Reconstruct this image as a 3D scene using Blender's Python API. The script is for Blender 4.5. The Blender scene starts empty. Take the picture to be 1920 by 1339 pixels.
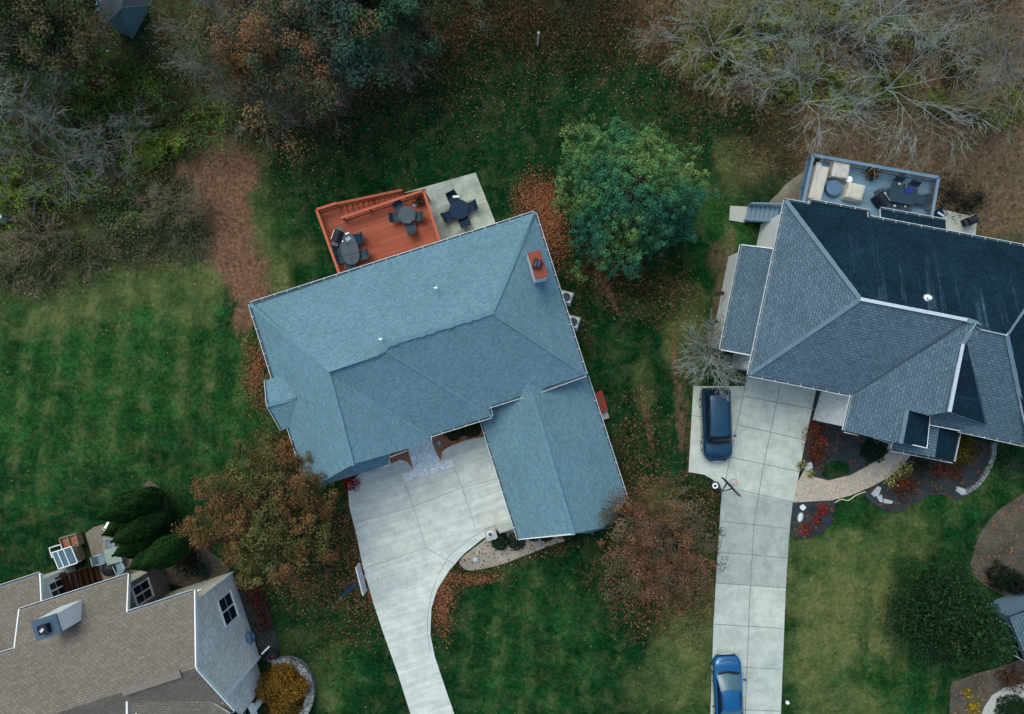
import bpy, bmesh, math, random
import numpy as np
from mathutils import Vector, Matrix, noise as mnoise
C = bpy.context.scene
COL = C.collection
R = math.radians
# ------------------------------------------------------------------ camera, world, sun, exposure
CAMH = 52.0
SC = 28.0
cam = bpy.data.objects.new('camera', bpy.data.cameras.new('camera'))
COL.objects.link(cam)
cam.location = (0, 0, CAMH)
cam.rotation_euler = (0, 0, 0)
cam.data.sensor_width = 36
cam.data.lens = 36 * CAMH * SC / 1920
cam.data.clip_end = 3000
C.camera = cam
SUN_EL, SUN_AZ = R(62), R(-35)        # azimuth from +Y (up in the photo), light comes from the upper left
w = bpy.data.worlds.new("World"); C.world = w; w.use_nodes = True
nt = w.node_tree; nt.nodes.clear()
sky = nt.nodes.new('ShaderNodeTexSky'); sky.sky_type = 'NISHITA'; sky.sun_disc = False
sky.sun_elevation = SUN_EL; sky.sun_rotation = SUN_AZ
sky.air_density = 1.0; sky.dust_density = 4.0; sky.ozone_density = 1.0
bg = nt.nodes.new('ShaderNodeBackground'); bg.inputs[1].default_value = 0.15
wo = nt.nodes.new('ShaderNodeOutputWorld')
tn = nt.nodes.new('ShaderNodeMixRGB'); tn.blend_type = 'MULTIPLY'; tn.inputs[0].default_value = 1; tn.inputs[2].default_value = (.9, 1.01, .99, 1)
nt.links.new(sky.outputs[0], tn.inputs[1]); nt.links.new(tn.outputs[0], bg.inputs[0]); nt.links.new(bg.outputs[0], wo.inputs[0])
sl = bpy.data.lights.new('sun', 'SUN'); sl.energy = 0.75; sl.angle = R(28); sl.color = (1, .99, .88)
so = bpy.data.objects.new('sun', sl); COL.objects.link(so)
sd = Vector((math.sin(SUN_AZ) * math.cos(SUN_EL), math.cos(SUN_AZ) * math.cos(SUN_EL), math.sin(SUN_EL)))
so.rotation_euler = sd.to_track_quat('Z', 'Y').to_euler(); so.location = sd * 80
C.view_settings.view_transform = 'Standard'; C.view_settings.look = 'None'
C.view_settings.exposure = 0.3; C.view_settings.gamma = 1
C.render.engine = 'CYCLES'
C.cycles.max_bounces = 4; C.cycles.diffuse_bounces = 2; C.cycles.glossy_bounces = 2; C.cycles.transparent_max_bounces = 4

# ------------------------------------------------------------------ helpers
def P(px, py, h=0.0):
    k = (1 - h / CAMH) / SC
    return Vector(((px - 960) * k, -(py - 669.5) * k, h))
def PL(pts, h=0.0): return [P(p[0], p[1], p[2] if len(p) > 2 else h) for p in pts]
def lin(h):
    h = h.lstrip('#'); v = [int(h[i:i+2], 16) / 255 for i in (0, 2, 4)]
    return tuple((c / 12.92 if c <= .04045 else ((c + .055) / 1.055) ** 2.4) for c in v)
def hx(s, k=1.0): return tuple(min(1, c * k) for c in lin(s))

class N:
    """small node-graph writer"""
    def __init__(s, name, rough=.85, spec=.2):
        s.m = bpy.data.materials.new(name); s.m.use_nodes = True
        s.t = s.m.node_tree; s.b = s.t.nodes['Principled BSDF']
        s.b.inputs['Roughness'].default_value = rough
        s.b.inputs['Specular IOR Level'].default_value = spec
        s.tc = s.t.nodes.new('ShaderNodeTexCoord')
        s.obj = s.tc.outputs['Object']; s.uv = s.tc.outputs['UV']
    def set(s, sock, v):
        if isinstance(v, bpy.types.NodeSocket): s.t.links.new(v, sock)
        elif isinstance(v, (int, float)):
            try: sock.default_value = v
            except Exception: sock.default_value = (v, v, v, 1)
        else: sock.default_value = (*v, 1) if len(v) == 3 and sock.type == 'RGBA' else v
    def noise(s, scale, detail=4, rough=.6, vec=None, dist=0, col=False):
        n = s.t.nodes.new('ShaderNodeTexNoise'); n.inputs['Scale'].default_value = scale
        n.inputs['Detail'].default_value = detail; n.inputs['Roughness'].default_value = rough
        n.inputs['Distortion'].default_value = dist
        s.t.links.new(vec or s.obj, n.inputs['Vector']); return n.outputs['Color' if col else 'Fac']
    def vor(s, scale, out='Color', vec=None, feature='F1', rnd=1):
        n = s.t.nodes.new('ShaderNodeTexVoronoi'); n.feature = feature; n.inputs['Scale'].default_value = scale
        n.inputs['Randomness'].default_value = rnd
        s.t.links.new(vec or s.obj, n.inputs['Vector']); return n.outputs[out]
    def scale(s, vec, v, rot=0):
        n = s.t.nodes.new('ShaderNodeMapping'); s.t.links.new(vec, n.inputs[0])
        n.inputs['Scale'].default_value = v; n.inputs['Rotation'].default_value = (0, 0, rot); return n.outputs[0]
    def ramp(s, f, stops, interp='LINEAR'):
        n = s.t.nodes.new('ShaderNodeValToRGB'); s.t.links.new(f, n.inputs[0]); cr = n.color_ramp; cr.interpolation = interp
        while len(cr.elements) < len(stops): cr.elements.new(.5)
        for e, (p, c) in zip(cr.elements, stops):
            e.position = p; e.color = (*c, 1) if not isinstance(c, (int, float)) else (c, c, c, 1)
        return n.outputs[0]
    def mix(s, f, a, b, mode='MIX'):
        n = s.t.nodes.new('ShaderNodeMixRGB'); n.blend_type = mode
        s.set(n.inputs[0], f); s.set(n.inputs[1], a); s.set(n.inputs[2], b); return n.outputs[0]
    def math(s, op, a, b=0, c=0, clamp=False):
        n = s.t.nodes.new('ShaderNodeMath'); n.operation = op; n.use_clamp = clamp
        s.set(n.inputs[0], a); s.set(n.inputs[1], b); s.set(n.inputs[2], c); return n.outputs[0]
    def attr(s, name, out='Color'):
        n = s.t.nodes.new('ShaderNodeAttribute'); n.attribute_name = name; return n.outputs[out]
    def sep(s, c):
        n = s.t.nodes.new('ShaderNodeSeparateColor'); s.t.links.new(c, n.inputs[0]); return n.outputs
    def brick(s, vec, w, h, c1, c2, mort, ms=.01, off=.5):
        n = s.t.nodes.new('ShaderNodeTexBrick'); s.t.links.new(vec, n.inputs[0]); n.offset = off
        n.inputs['Scale'].default_value = 1; n.inputs['Brick Width'].default_value = w; n.inputs['Row Height'].default_value = h
        n.inputs['Mortar Size'].default_value = ms; n.inputs['Mortar Smooth'].default_value = .3
        s.set(n.inputs['Color1'], c1); s.set(n.inputs['Color2'], c2); s.set(n.inputs['Mortar'], mort)
        return n.outputs['Color'], n.outputs['Fac']
    def bump(s, h, d=.02, strength=.6):
        n = s.t.nodes.new('ShaderNodeBump'); n.inputs['Distance'].default_value = d; n.inputs['Strength'].default_value = strength
        s.t.links.new(h, n.inputs['Height']); s.t.links.new(n.outputs[0], s.b.inputs['Normal'])
    def out(s, col): s.set(s.b.inputs['Base Color'], col); return s.m

def plain(name, col, rough=.6, spec=.3, metal=0, var=.25, sc=6):
    n = N(name, rough, spec); f = n.noise(sc, 5, .65)
    c = n.mix(f, tuple(x * (1 - var) for x in col), tuple(min(1, x * (1 + var)) for x in col))
    n.b.inputs['Metallic'].default_value = metal
    return n.out(c)

class MB:
    def __init__(s): s.v = []; s.f = []; s.uv = []; s.mi = []
    def face(s, pts, uv=None, mi=0):
        i = len(s.v); s.v += [Vector(p) for p in pts]; s.f.append(list(range(i, i + len(pts))))
        s.uv.append(uv); s.mi.append(mi); return s
    def mesh(s, vs, fs, mi=0, M=None):
        i = len(s.v); s.v += [(M @ Vector(p)) if M else Vector(p) for p in vs]
        for f in fs: s.f.append([i + k for k in f]); s.uv.append(None); s.mi.append(mi)
        return s
    def box(s, c, d, rz=0, mi=0, M=None, taper=1.0):
        c = Vector(c); a, b, h = d[0] / 2, d[1] / 2, d[2] / 2; Rm = Matrix.Rotation(rz, 3, 'Z'); vs = []
        for z, k in ((-h, 1), (h, taper)):
            for x, y in ((-a, -b), (a, -b), (a, b), (-a, b)): vs.append(c + Rm @ Vector((x * k, y * k, z)))
        return s.mesh(vs, [(3, 2, 1, 0), (4, 5, 6, 7), (0, 1, 5, 4), (1, 2, 6, 5), (2, 3, 7, 6), (3, 0, 4, 7)], mi, M)
    def beam(s, p, q, w, h, mi=0, up=(0, 0, 1)):
        p, q = Vector(p), Vector(q); d = (q - p)
        if d.length < 1e-6: return s
        d.normalize(); u = Vector(up)
        if abs(d.dot(u)) > .98: u = Vector((1, 0, 0))
        x = d.cross(u).normalized() * w / 2; y = x.cross(d).normalized() * h / 2
        vs = [p - x - y, p + x - y, p + x + y, p - x + y, q - x - y, q + x - y, q + x + y, q - x + y]
        return s.mesh(vs, [(3, 2, 1, 0), (4, 5, 6, 7), (0, 1, 5, 4), (1, 2, 6, 5), (2, 3, 7, 6), (3, 0, 4, 7)], mi)
    def tube(s, pts, rads, n=8, mi=0, cap=True):
        pts = [Vector(p) for p in pts]
        if isinstance(rads, (int, float)): rads = [rads] * len(pts)
        vs = []; fs = []
        for i, p in enumerate(pts):
            d = (pts[min(i + 1, len(pts) - 1)] - pts[max(i - 1, 0)]).normalized()
            u = Vector((0, 0, 1)) if abs(d.z) < .9 else Vector((1, 0, 0))
            x = d.cross(u).normalized(); y = x.cross(d)
            for k in range(n):
                a = 2 * math.pi * k / n; vs.append(p + (x * math.cos(a) + y * math.sin(a)) * rads[i])
        for i in range(len(pts) - 1):
            for k in range(n): fs.append((i * n + k, i * n + (k + 1) % n, (i + 1) * n + (k + 1) % n, (i + 1) * n + k))
        if cap: fs.append(tuple(range(n))[::-1]); fs.append(tuple((len(pts) - 1) * n + k for k in range(n)))
        return s.mesh(vs, fs, mi)
    def lathe(s, c, prof, n=20, mi=0, sx=1, sy=1):
        c = Vector(c); vs = []; fs = []
        for r, z in prof:
            for k in range(n):
                a = 2 * math.pi * k / n; vs.append(c + Vector((math.cos(a) * r * sx, math.sin(a) * r * sy, z)))
        for i in range(len(prof) - 1):
            for k in range(n): fs.append((i * n + k, i * n + (k + 1) % n, (i + 1) * n + (k + 1) % n, (i + 1) * n + k))
        fs.append(tuple(range(n))[::-1]); fs.append(tuple((len(prof) - 1) * n + k for k in range(n)))
        return s.mesh(vs, fs, mi)
    def prism(s, pts, z0, z1, mi=0, mside=None):
        a = sum(pts[i][0] * pts[(i + 1) % len(pts)][1] - pts[(i + 1) % len(pts)][0] * pts[i][1] for i in range(len(pts)))
        if a < 0: pts = pts[::-1]
        n = len(pts); i0 = len(s.v); ms = mi if mside is None else mside
        s.v += [Vector((p[0], p[1], z0)) for p in pts] + [Vector((p[0], p[1], z1)) for p in pts]
        for f, m in [(list(range(n, 2 * n)), mi), (list(range(n))[::-1], ms)] + [([i, (i + 1) % n, n + (i + 1) % n, n + i], ms) for i in range(n)]:
            s.f.append([i0 + k for k in f]); s.uv.append(None); s.mi.append(m)
        return s
    def build(s, name, mats, parent=None, smooth=False, local=False, bevel=0):
        me = bpy.data.meshes.new(name); off = Vector((0, 0, 0))
        if parent is not None and not local:
            r = parent
            while r is not None: off += r.location; r = r.parent
        me.from_pydata([v - off for v in s.v], [], s.f)
        if any(u is not None for u in s.uv):
            ul = me.uv_layers.new(name='UVMap'); li = 0
            for f, u in zip(s.f, s.uv):
                for k in range(len(f)):
                    ul.data[li].uv = u[k] if u is not None else (0, 0); li += 1
        if not isinstance(mats, (list, tuple)): mats = [mats]
        for m in mats: me.materials.append(m)
        me.polygons.foreach_set('material_index', s.mi)
        me.polygons.foreach_set('use_smooth', [smooth] * len(s.f))
        me.update(); me.validate()
        o = bpy.data.objects.new(name, me); COL.objects.link(o)
        if parent is not None: o.parent = parent
        if bevel:
            b = o.modifiers.new('bevel', 'BEVEL'); b.width = bevel; b.segments = 2; b.limit_method = 'ANGLE'
        return o

def tag(o, label, cat, group=None):
    o['label'] = label; o['category'] = cat
    if group: o['group'] = group
    return o
def struct(o, kind='structure', label=None, cat=None):
    o['kind'] = kind
    if label: o['label'] = label
    if cat: o['category'] = cat
    return o
def thing(name, loc, label, cat, group=None, rz=0):
    o = bpy.data.objects.new(name, None); COL.objects.link(o); o.location = loc; o.rotation_euler = (0, 0, rz)
    o.empty_display_size = .3
    return tag(o, label, cat, group)
KIDS = {}
def dup(root, loc, rz=0, label=None, group=None, sc=None, tilt=None):
    r = root.copy(); COL.objects.link(r); r.location = loc; r.rotation_euler = (0, 0, rz)
    if tilt: r.rotation_euler = (tilt[0], tilt[1], rz)
    if sc: r.scale = sc if isinstance(sc, tuple) else (sc, sc, sc)
    if label: r['label'] = label
    if group: r['group'] = group
    def rec(a, b):
        for ch in kids(a):
            c = ch.copy(); COL.objects.link(c); c.parent = b; rec(ch, c)
    rec(root, r); return r
def kids(o):
    return [c for c in bpy.data.objects if c.parent == o]
def smoothpoly(pts, n=6, closed=True):
    out = []; m = len(pts)
    for i in range(m if closed else m - 1):
        p = [Vector(pts[(i + k) % m] if closed else pts[max(0, min(m - 1, i + k))]) for k in (-1, 0, 1, 2)]
        for j in range(n):
            t = j / n
            out.append(.5 * ((2 * p[1]) + (-p[0] + p[2]) * t + (2 * p[0] - 5 * p[1] + 4 * p[2] - p[3]) * t * t + (-p[0] + 3 * p[1] - 3 * p[2] + p[3]) * t ** 3))
    if not closed: out.append(Vector(pts[-1]))
    return out
def inset(poly, d):
    n = len(poly); a = sum(poly[i][0] * poly[(i + 1) % n][1] - poly[(i + 1) % n][0] * poly[i][1] for i in range(n))
    if a < 0: d = -d
    out = []
    for i in range(n):
        p0, p, p1 = (Vector(poly[k % n][:2]) for k in (i - 1, i, i + 1))
        a1 = (p - p0).normalized(); a2 = (p1 - p).normalized()
        n1 = Vector((-a1.y, a1.x)); n2 = Vector((-a2.y, a2.x)); b = (n1 + n2)
        k = b.dot(n1)
        out.append(p + b * (d / k if abs(k) > .2 else 0))
    return out
def inpoly(x, y, poly):
    r = np.zeros(np.shape(x), bool); n = len(poly)
    for i in range(n):
        x1, y1 = poly[i][0], poly[i][1]; x2, y2 = poly[(i + 1) % n][0], poly[(i + 1) % n][1]
        c = ((y1 > y) != (y2 > y)) & (x < (x2 - x1) * (y - y1) / ((y2 - y1) + 1e-12) + x1); r ^= c
    return r
def segdist(x, y, poly):
    d = np.full(np.shape(x), 1e9); n = len(poly)
    for i in range(n):
        a = np.array(poly[i][:2], float); b = np.array(poly[(i + 1) % n][:2], float); ab = b - a
        t = np.clip(((x - a[0]) * ab[0] + (y - a[1]) * ab[1]) / (ab @ ab + 1e-9), 0, 1)
        d = np.minimum(d, np.hypot(x - a[0] - t * ab[0], y - a[1] - t * ab[1]))
    return d
# value noise on arrays
_rg = np.random.default_rng(3); _tab = _rg.random((256, 256))
def vnoise(x, y, s=1.0, oct=3):
    v = 0; amp = 1; tot = 0
    for o in range(oct):
        X = x * s + 37.3 * o + 500; Y = y * s + 11.7 * o + 500; i = np.floor(X).astype(int); j = np.floor(Y).astype(int)
        fx = X - i; fy = Y - j; fx = fx * fx * (3 - 2 * fx); fy = fy * fy * (3 - 2 * fy)
        g = lambda a, b: _tab[a % 256, b % 256]
        v = v + amp * ((g(i, j) * (1 - fx) + g(i + 1, j) * fx) * (1 - fy) + (g(i, j + 1) * (1 - fx) + g(i + 1, j + 1) * fx) * fy)
        tot += amp; amp *= .5; s *= 2
    return v / tot
def np_mesh(name, V, F4, mat, parent=None, attrs=None, smooth=False):
    me = bpy.data.meshes.new(name); nv = len(V); nf = len(F4); k = F4.shape[1]
    me.vertices.add(nv); me.vertices.foreach_set('co', np.asarray(V, np.float32).ravel())
    me.loops.add(nf * k); me.loops.foreach_set('vertex_index', F4.astype(np.int32).ravel())
    me.polygons.add(nf); me.polygons.foreach_set('loop_start', np.arange(0, nf * k, k, dtype=np.int32))
    me.polygons.foreach_set('loop_total', np.full(nf, k, np.int32))
    me.update(calc_edges=True)
    for an, A in (attrs or {}).items():
        at = me.color_attributes.new(an, 'FLOAT_COLOR', 'POINT'); B = np.ones((nv, 4), np.float32); B[:, :3] = A
        at.data.foreach_set('color', B.ravel())
    me.materials.append(mat)
    if smooth: me.polygons.foreach_set('use_smooth', np.ones(nf, bool))
    o = bpy.data.objects.new(name, me); COL.objects.link(o)
    if parent is not None: o.parent = parent
    return o
def leaves(name, c, nrm, size, cols, mat, parent=None, aspect=.62, rng=None):
    rng = rng or np.random.default_rng(1); n = len(c)
    nrm = nrm / (np.linalg.norm(nrm, axis=1, keepdims=True) + 1e-9)
    t = np.cross(nrm, rng.normal(size=(n, 3))); t /= (np.linalg.norm(t, axis=1, keepdims=True) + 1e-9); b = np.cross(nrm, t)
    s = np.asarray(size).reshape(-1, 1) * np.ones((n, 1)) * .5
    V = np.stack([c - t * s, c - b * s * aspect, c + t * s, c + b * s * aspect], 1).reshape(-1, 3)
    F = np.arange(4 * n).reshape(n, 4)
    return np_mesh(name, V, F, mat, parent, {'tint': np.repeat(cols, 4, 0)})
def palette(rng, n, cols, w=None, jit=.25):
    cols = np.array(cols); w = None if w is None else np.array(w) / np.sum(w)
    i = rng.choice(len(cols), n, p=w); c = cols[i] * (1 + rng.uniform(-jit, jit, (n, 1))); return c * (1 + rng.uniform(-.08, .08, (n, 3)))
# ------------------------------------------------------------------ materials
def shingle(name, c1, c2, mort, row=.15, wid=.32, blotch=.25, ms=.014, streak=None, dash=None, sub=(.75, 1.25)):
    n = N(name, .9, .15)
    c, f = n.brick(n.uv, wid, row, c1, c2, mort, ms)
    c3, f3 = n.brick(n.scale(n.uv, (1, 1, 1)), wid * .5, row, (sub[0],) * 3, (sub[1],) * 3, (1, 1, 1), 0, .37)
    c = n.mix(.75, c, c3, 'MULTIPLY')
    big = n.noise(.45, 4, .6)
    c = n.mix(1, c, n.ramp(big, [(.3, 1 - blotch), (.7, 1 + blotch * .6)]), 'MULTIPLY')
    sp = n.noise(9, 3, .7)
    c = n.mix(.8, c, n.ramp(sp, [(.3, .84), (.7, 1.16)]), 'MULTIPLY')
    if name.startswith('blue'):
        c = n.mix(n.math('MULTIPLY', n.ramp(n.noise(3.2, 4, .75), [(.5, 0), (.68, 1)]), .35), c, hx('#7f8c8c'))
    if dash:   # scattered darker tabs
        d, _ = n.brick(n.uv, .3, row, (0, 0, 0), (1, 1, 1), (0, 0, 0), 0, .41)
        c = n.mix(n.math('MULTIPLY', n.math('GREATER_THAN', d, .5), dash), c, mort)
    if streak:
        sv = n.scale(n.uv, (1.1, .06, 1)); st = n.noise(1.3, 5, .65, sv)
        vv = n.sep(n.uv)  # x = along the eave, y = up the slope
        up = n.math('MULTIPLY', n.math('SUBTRACT', vv[1], 1.2), .3, clamp=True)
        k = n.math('MULTIPLY', n.math('MULTIPLY', n.math('SUBTRACT', st, .54, clamp=True), 5, clamp=True), up)
        k = n.math('MULTIPLY', k, n.ramp(n.noise(2.5, 4, .7), [(.35, .1), (.65, 1)]))
        c = n.mix(k, c, streak)
    n.bump(f, .01, .5)
    return n.out(c)
M = {}
M['roof_blue'] = shingle('blue_grey_shingle', hx('#698b99'), hx('#618391'), hx('#547786'), .15, .32, .08, sub=(.86, 1.14))
M['cap_blue'] = plain('blue_ridge_shingle', hx('#60828f'), .9, .1, var=.3, sc=2.5)
M['roof_slate'] = shingle('slate_shingle', hx('#5f7684'), hx('#536978'), hx('#3f5260'), .17, .32, .1, .022, sub=(.82, 1.18))
M['cap_slate'] = plain('slate_ridge_shingle', hx('#687e8c'), .9, .1, var=.25, sc=4)
M['roof_dark'] = shingle('algae_stained_shingle', hx('#12303f'), hx('#0e2837'), hx('#0a1e2b'), .17, .32, .35, .022, streak=hx('#5d7a90'))
M['roof_brown'] = shingle('brown_shingle', hx('#817a71'), hx('#7b746b'), hx('#5e564e'), .15, .28, .08, .016, dash=.3, sub=(.88, 1.12))
M['cap_brown'] = plain('brown_ridge_shingle', hx('#7c736c'), .9, .1, var=.2)
M['white'] = plain('white_paint', (.84, .87, .87), .45, .4, var=.08)
M['gutter'] = plain('gutter_metal', (.68, .74, .77), .4, .5, var=.12)
M['trough'] = plain('gutter_inside', (.06, .09, .11), .8, var=.5)
M['zinc'] = plain('zinc_strip', (.62, .68, .72), .35, .6, .3, var=.2)
M['glass'] = plain('window_glass', (.006, .018, .035), .15, .35, var=.3)
M['siding'] = plain('cream_siding', (.5, .48, .42), .7, var=.1)
M['black'] = plain('black_cover', (.008, .012, .018), .6, .3, var=.5)
M['dkmetal'] = plain('dark_metal', (.02, .035, .05), .45, .5, var=.4)
M['navy'] = plain('navy_fabric', (.012, .035, .075), .8, .2, var=.4)
M['slategrey'] = plain('slate_mesh_seat', (.028, .055, .08), .7, .3, var=.3)
M['tableglass'] = plain('smoked_table_glass', (.02, .05, .075), .35, .25, var=.4, sc=3)
M['beige'] = plain('beige_cover', (.56, .53, .46), .85, .1, var=.12, sc=9)
M['bluetop'] = plain('blue_grey_cover', (.1, .17, .27), .7, .2, var=.1)
M['concrete_lt'] = plain('cast_concrete', (.42, .43, .4), .9, .1, var=.2)
M['rock'] = plain('pale_rock', (.4, .43, .45), .9, .1, var=.35, sc=5)
M['brickred'] = plain('red_brick_cap', hx('#8a4a40'), .9, .1, var=.25, sc=8)
M['brown_dk'] = plain('brown_stained_wood', (.045, .018, .011), .8, .1, var=.35)
M['red'] = plain('red_paint', (.4, .03, .025), .6, var=.2)
M['trunk'] = plain('bark', (.09, .075, .06), .95, .05, var=.4)
M['bark_pale'] = plain('pale_bark', (.33, .37, .34), .95, .05, var=.45, sc=2)
M['bark_tan'] = plain('tan_bark', (.26, .2, .14), .95, .05, var=.35, sc=2)
M['bark_grey'] = plain('grey_bark', (.2, .21, .2), .95, .05, var=.4, sc=2)
M['tan_wood'] = plain('weathered_timber', (.25, .19, .14), .9, var=.3)

def wood(name, a, b, ang, board=.14, gap=(.25, .06, .03)):
    n = N(name, .75, .2); v = n.scale(n.obj, (1, 1, 1), ang)
    c, f = n.brick(v, 4.9, board, a, b, gap, .008)
    g = n.noise(2, 5, .7, n.scale(v, (.5, 14, 1)))
    c = n.mix(1, c, n.ramp(g, [(.25, .78), (.75, 1.15)]), 'MULTIPLY')
    c = n.mix(1, c, n.ramp(n.noise(.5, 4), [(.3, .85), (.7, 1.12)]), 'MULTIPLY')
    return n.out(c)
E_ANG = math.atan2(171, 533)
M['deck_red'] = wood('red_stained_deck', hx('#ad6049'), hx('#9c523d'), -E_ANG, .14, hx('#7c3427'))
M['rail_red'] = plain('red_stained_rail', hx('#b8644a'), .7, .2, var=.15)
M['tread_red'] = plain('red_stained_tread', hx('#a5543f'), .75, .2, var=.2)
M['deck_grey'] = wood('blue_grey_deck', hx('#7c99ad'), hx('#6c8a9f'), R(10.5), .14, hx('#4d6c82'))
M['rail_grey'] = plain('blue_grey_rail', hx('#6d889c'), .7, .2, var=.12)

def concrete(name, base, warm, stain=.35, streak_ang=None):
    n = N(name, .9, .15)
    c = n.mix(n.ramp(n.noise(.22, 5, .6), [(.35, 0), (.65, 1)]), base, warm)
    c = n.mix(1, c, n.ramp(n.noise(1.1, 8, .72, dist=.4), [(.25, 1 - stain), (.6, 1.06), (.8, 1.14)]), 'MULTIPLY')
    c = n.mix(.6, c, n.ramp(n.noise(14, 3, .8), [(.3, .8), (.7, 1.2)]), 'MULTIPLY')
    if streak_ang is not None:
        v = n.scale(n.scale(n.obj, (1, 1, 1), streak_ang), (.2, 2.6, 1))
        c = n.mix(.8, c, n.ramp(n.noise(1.2, 5, .6, v), [(.3, .8), (.65, 1.1)]), 'MULTIPLY')
    sp = n.math('GREATER_THAN', n.noise(5, 2, .5, n.scale(n.obj, (1, 1, 1), .7)), .74)
    c = n.mix(n.math('MULTIPLY', sp, .6), c, (.05, .045, .04))
    return n.out(c)
M['drive'] = concrete('driveway_concrete', (.54, .59, .57), (.6, .63, .58), .26, -E_ANG)
M['drive2'] = concrete('slab_concrete', (.44, .5, .47), (.52, .56, .5), .32)
M['patio'] = concrete('patio_concrete', (.46, .49, .41), (.4, .46, .42), .5, -E_ANG)
M['joint'] = plain('concrete_joint', (.2, .23, .23), .95, .05, var=.4)

def flag(name, stone, stone2, grout, scale=2.3, edge=.05):
    n = N(name, .85, .2)
    cc = n.sep(n.vor(scale))
    c = n.mix(cc[0], stone, stone2); c = n.mix(.5, c, n.ramp(n.noise(6, 4), [(.3, .75), (.7, 1.2)]), 'MULTIPLY')
    d = n.vor(scale, 'Distance', feature='DISTANCE_TO_EDGE')
    c = n.mix(n.ramp(d, [(edge * .5, 1), (edge, 0)]), c, grout)
    return n.out(c)
M['flag'] = flag('flagstone', (.8, .86, .9), (.66, .74, .8), (.34, .4, .46), 3.2, .035)
M['paver'] = flag('curved_paver', (.5, .4, .32), (.4, .36, .32), (.3, .26, .21), 3.4, .06)
M['patiopaver'] = flag('tan_paver', (.23, .2, .16), (.19, .17, .14), (.14, .12, .1), 3.5, .05)
M['curbstone'] = flag('dry_stone', (.2, .22, .22), (.28, .3, .3), (.05, .06, .06), 3.2, .08)
M['palestone'] = flag('pale_ledge_stone', (.88, .88, .85), (.7, .72, .72), (.5, .52, .52), 4.5, .06)

def stonewall(name, a, b, m):
    n = N(name, .9, .15)
    c, f = n.brick(n.uv, .24, .075, a, b, m, .012)
    c = n.mix(.9, c, n.ramp(n.noise(4, 5, .75), [(.25, .65), (.5, 1), (.75, 1.4)]), 'MULTIPLY')
    c = n.mix(.6, c, n.ramp(n.noise(.8, 3), [(.3, .85), (.7, 1.15)]), 'MULTIPLY')
    return n.out(c)
M['brickwall'] = stonewall('painted_brick', (.9, .88, .83), (.56, .56, .55), (.82, .81, .78))
M['brickwall2'] = stonewall('brown_stone_brick', (.3, .27, .25), (.15, .13, .12), (.3, .29, .27))
M['stonepale'] = stonewall('pale_stone_cladding', (.6, .6, .55), (.42, .43, .42), (.55, .55, .52))

def mulch(name, a, b, sc=9, flecks=None, amt=.12):
    n = N(name, .95, .05)
    c = n.mix(n.ramp(n.noise(sc, 5, .8), [(.3, 0), (.7, 1)]), a, b)
    c = n.mix(1, c, n.ramp(n.noise(.8, 4), [(.3, .65), (.7, 1.3)]), 'MULTIPLY')
    if flecks:
        r = n.sep(n.vor(9)); k = n.math('LESS_THAN', r[0], n.math('MULTIPLY', n.ramp(n.noise(.9, 3), [(.35, .1), (.65, 1)]), amt * 2))
        c = n.mix(k, c, n.mix(r[1], flecks, tuple(x * .4 for x in flecks)))
    n.bump(n.noise(sc, 5, .8), .05, .7)
    return n.out(c)
M['mulch'] = mulch('dark_mulch', (.018, .028, .034), (.05, .06, .066), 9, (.2, .08, .03), .07)
M['gravel'] = mulch('tan_gravel', (.2, .17, .14), (.42, .38, .33), 14, (.22, .1, .06), .1)
M['leafbed'] = mulch('leaf_strewn_gravel', (.16, .1, .07), (.36, .24, .17), 12, (.5, .16, .07), .45)
M['greymulch'] = mulch('weathered_mulch', (.045, .042, .034), (.13, .12, .1), 8, (.25, .13, .06), .1)
M['gravel_path'] = mulch('tan_ground_gravel', (.17, .15, .11), (.27, .24, .19), 10)

def leafmat(name, rough=.75):
    n = N(name, rough, .12); return n.out(n.attr('tint'))
M['leaf'] = leafmat('leaf')

# ------------------------------------------------------------------ ground
nx = np.concatenate([-np.geomspace(1500, 46, 14), np.linspace(-44, 44, 441), np.geomspace(46, 1500, 14)])
ny = np.concatenate([-np.geomspace(1500, 34, 14), np.linspace(-32, 32, 321), np.geomspace(34, 1500, 14)])
GX, GY = np.meshgrid(nx, ny)
px_, py_ = GX * SC + 960, -GY * SC + 669.5
gz = -.03 - .05 * vnoise(GX, GY, .4, 3)
def soft(poly, width, wob=0.0, ws=.02):
    """1 inside a pixel-space polygon falling to 0 outside over width"""
    x = px_ + wob * (vnoise(px_ + 900, py_, ws, 3) - .5) * 2; y = py_ + wob * (vnoise(px_, py_ + 700, ws, 3) - .5) * 2
    d = segdist(x, y, poly); i = inpoly(x, y, poly); s = np.where(i, d, -d)
    return np.clip(s / width + .5, 0, 1)
def blob(cx, cy, rx, ry, a=0, p=1.0, wob=.4):
    ca, sa = math.cos(R(a)), math.sin(R(a)); dx, dy = px_ - cx, py_ - cy
    u = (dx * ca + dy * sa) / rx; v = (-dx * sa + dy * ca) / ry
    d = np.hypot(u, v) + wob * (vnoise(px_ + cx, py_ + cy, .02, 3) - .5) * 2
    return np.clip((1.25 - d) / .6, 0, 1) * p
mx = np.maximum
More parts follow.
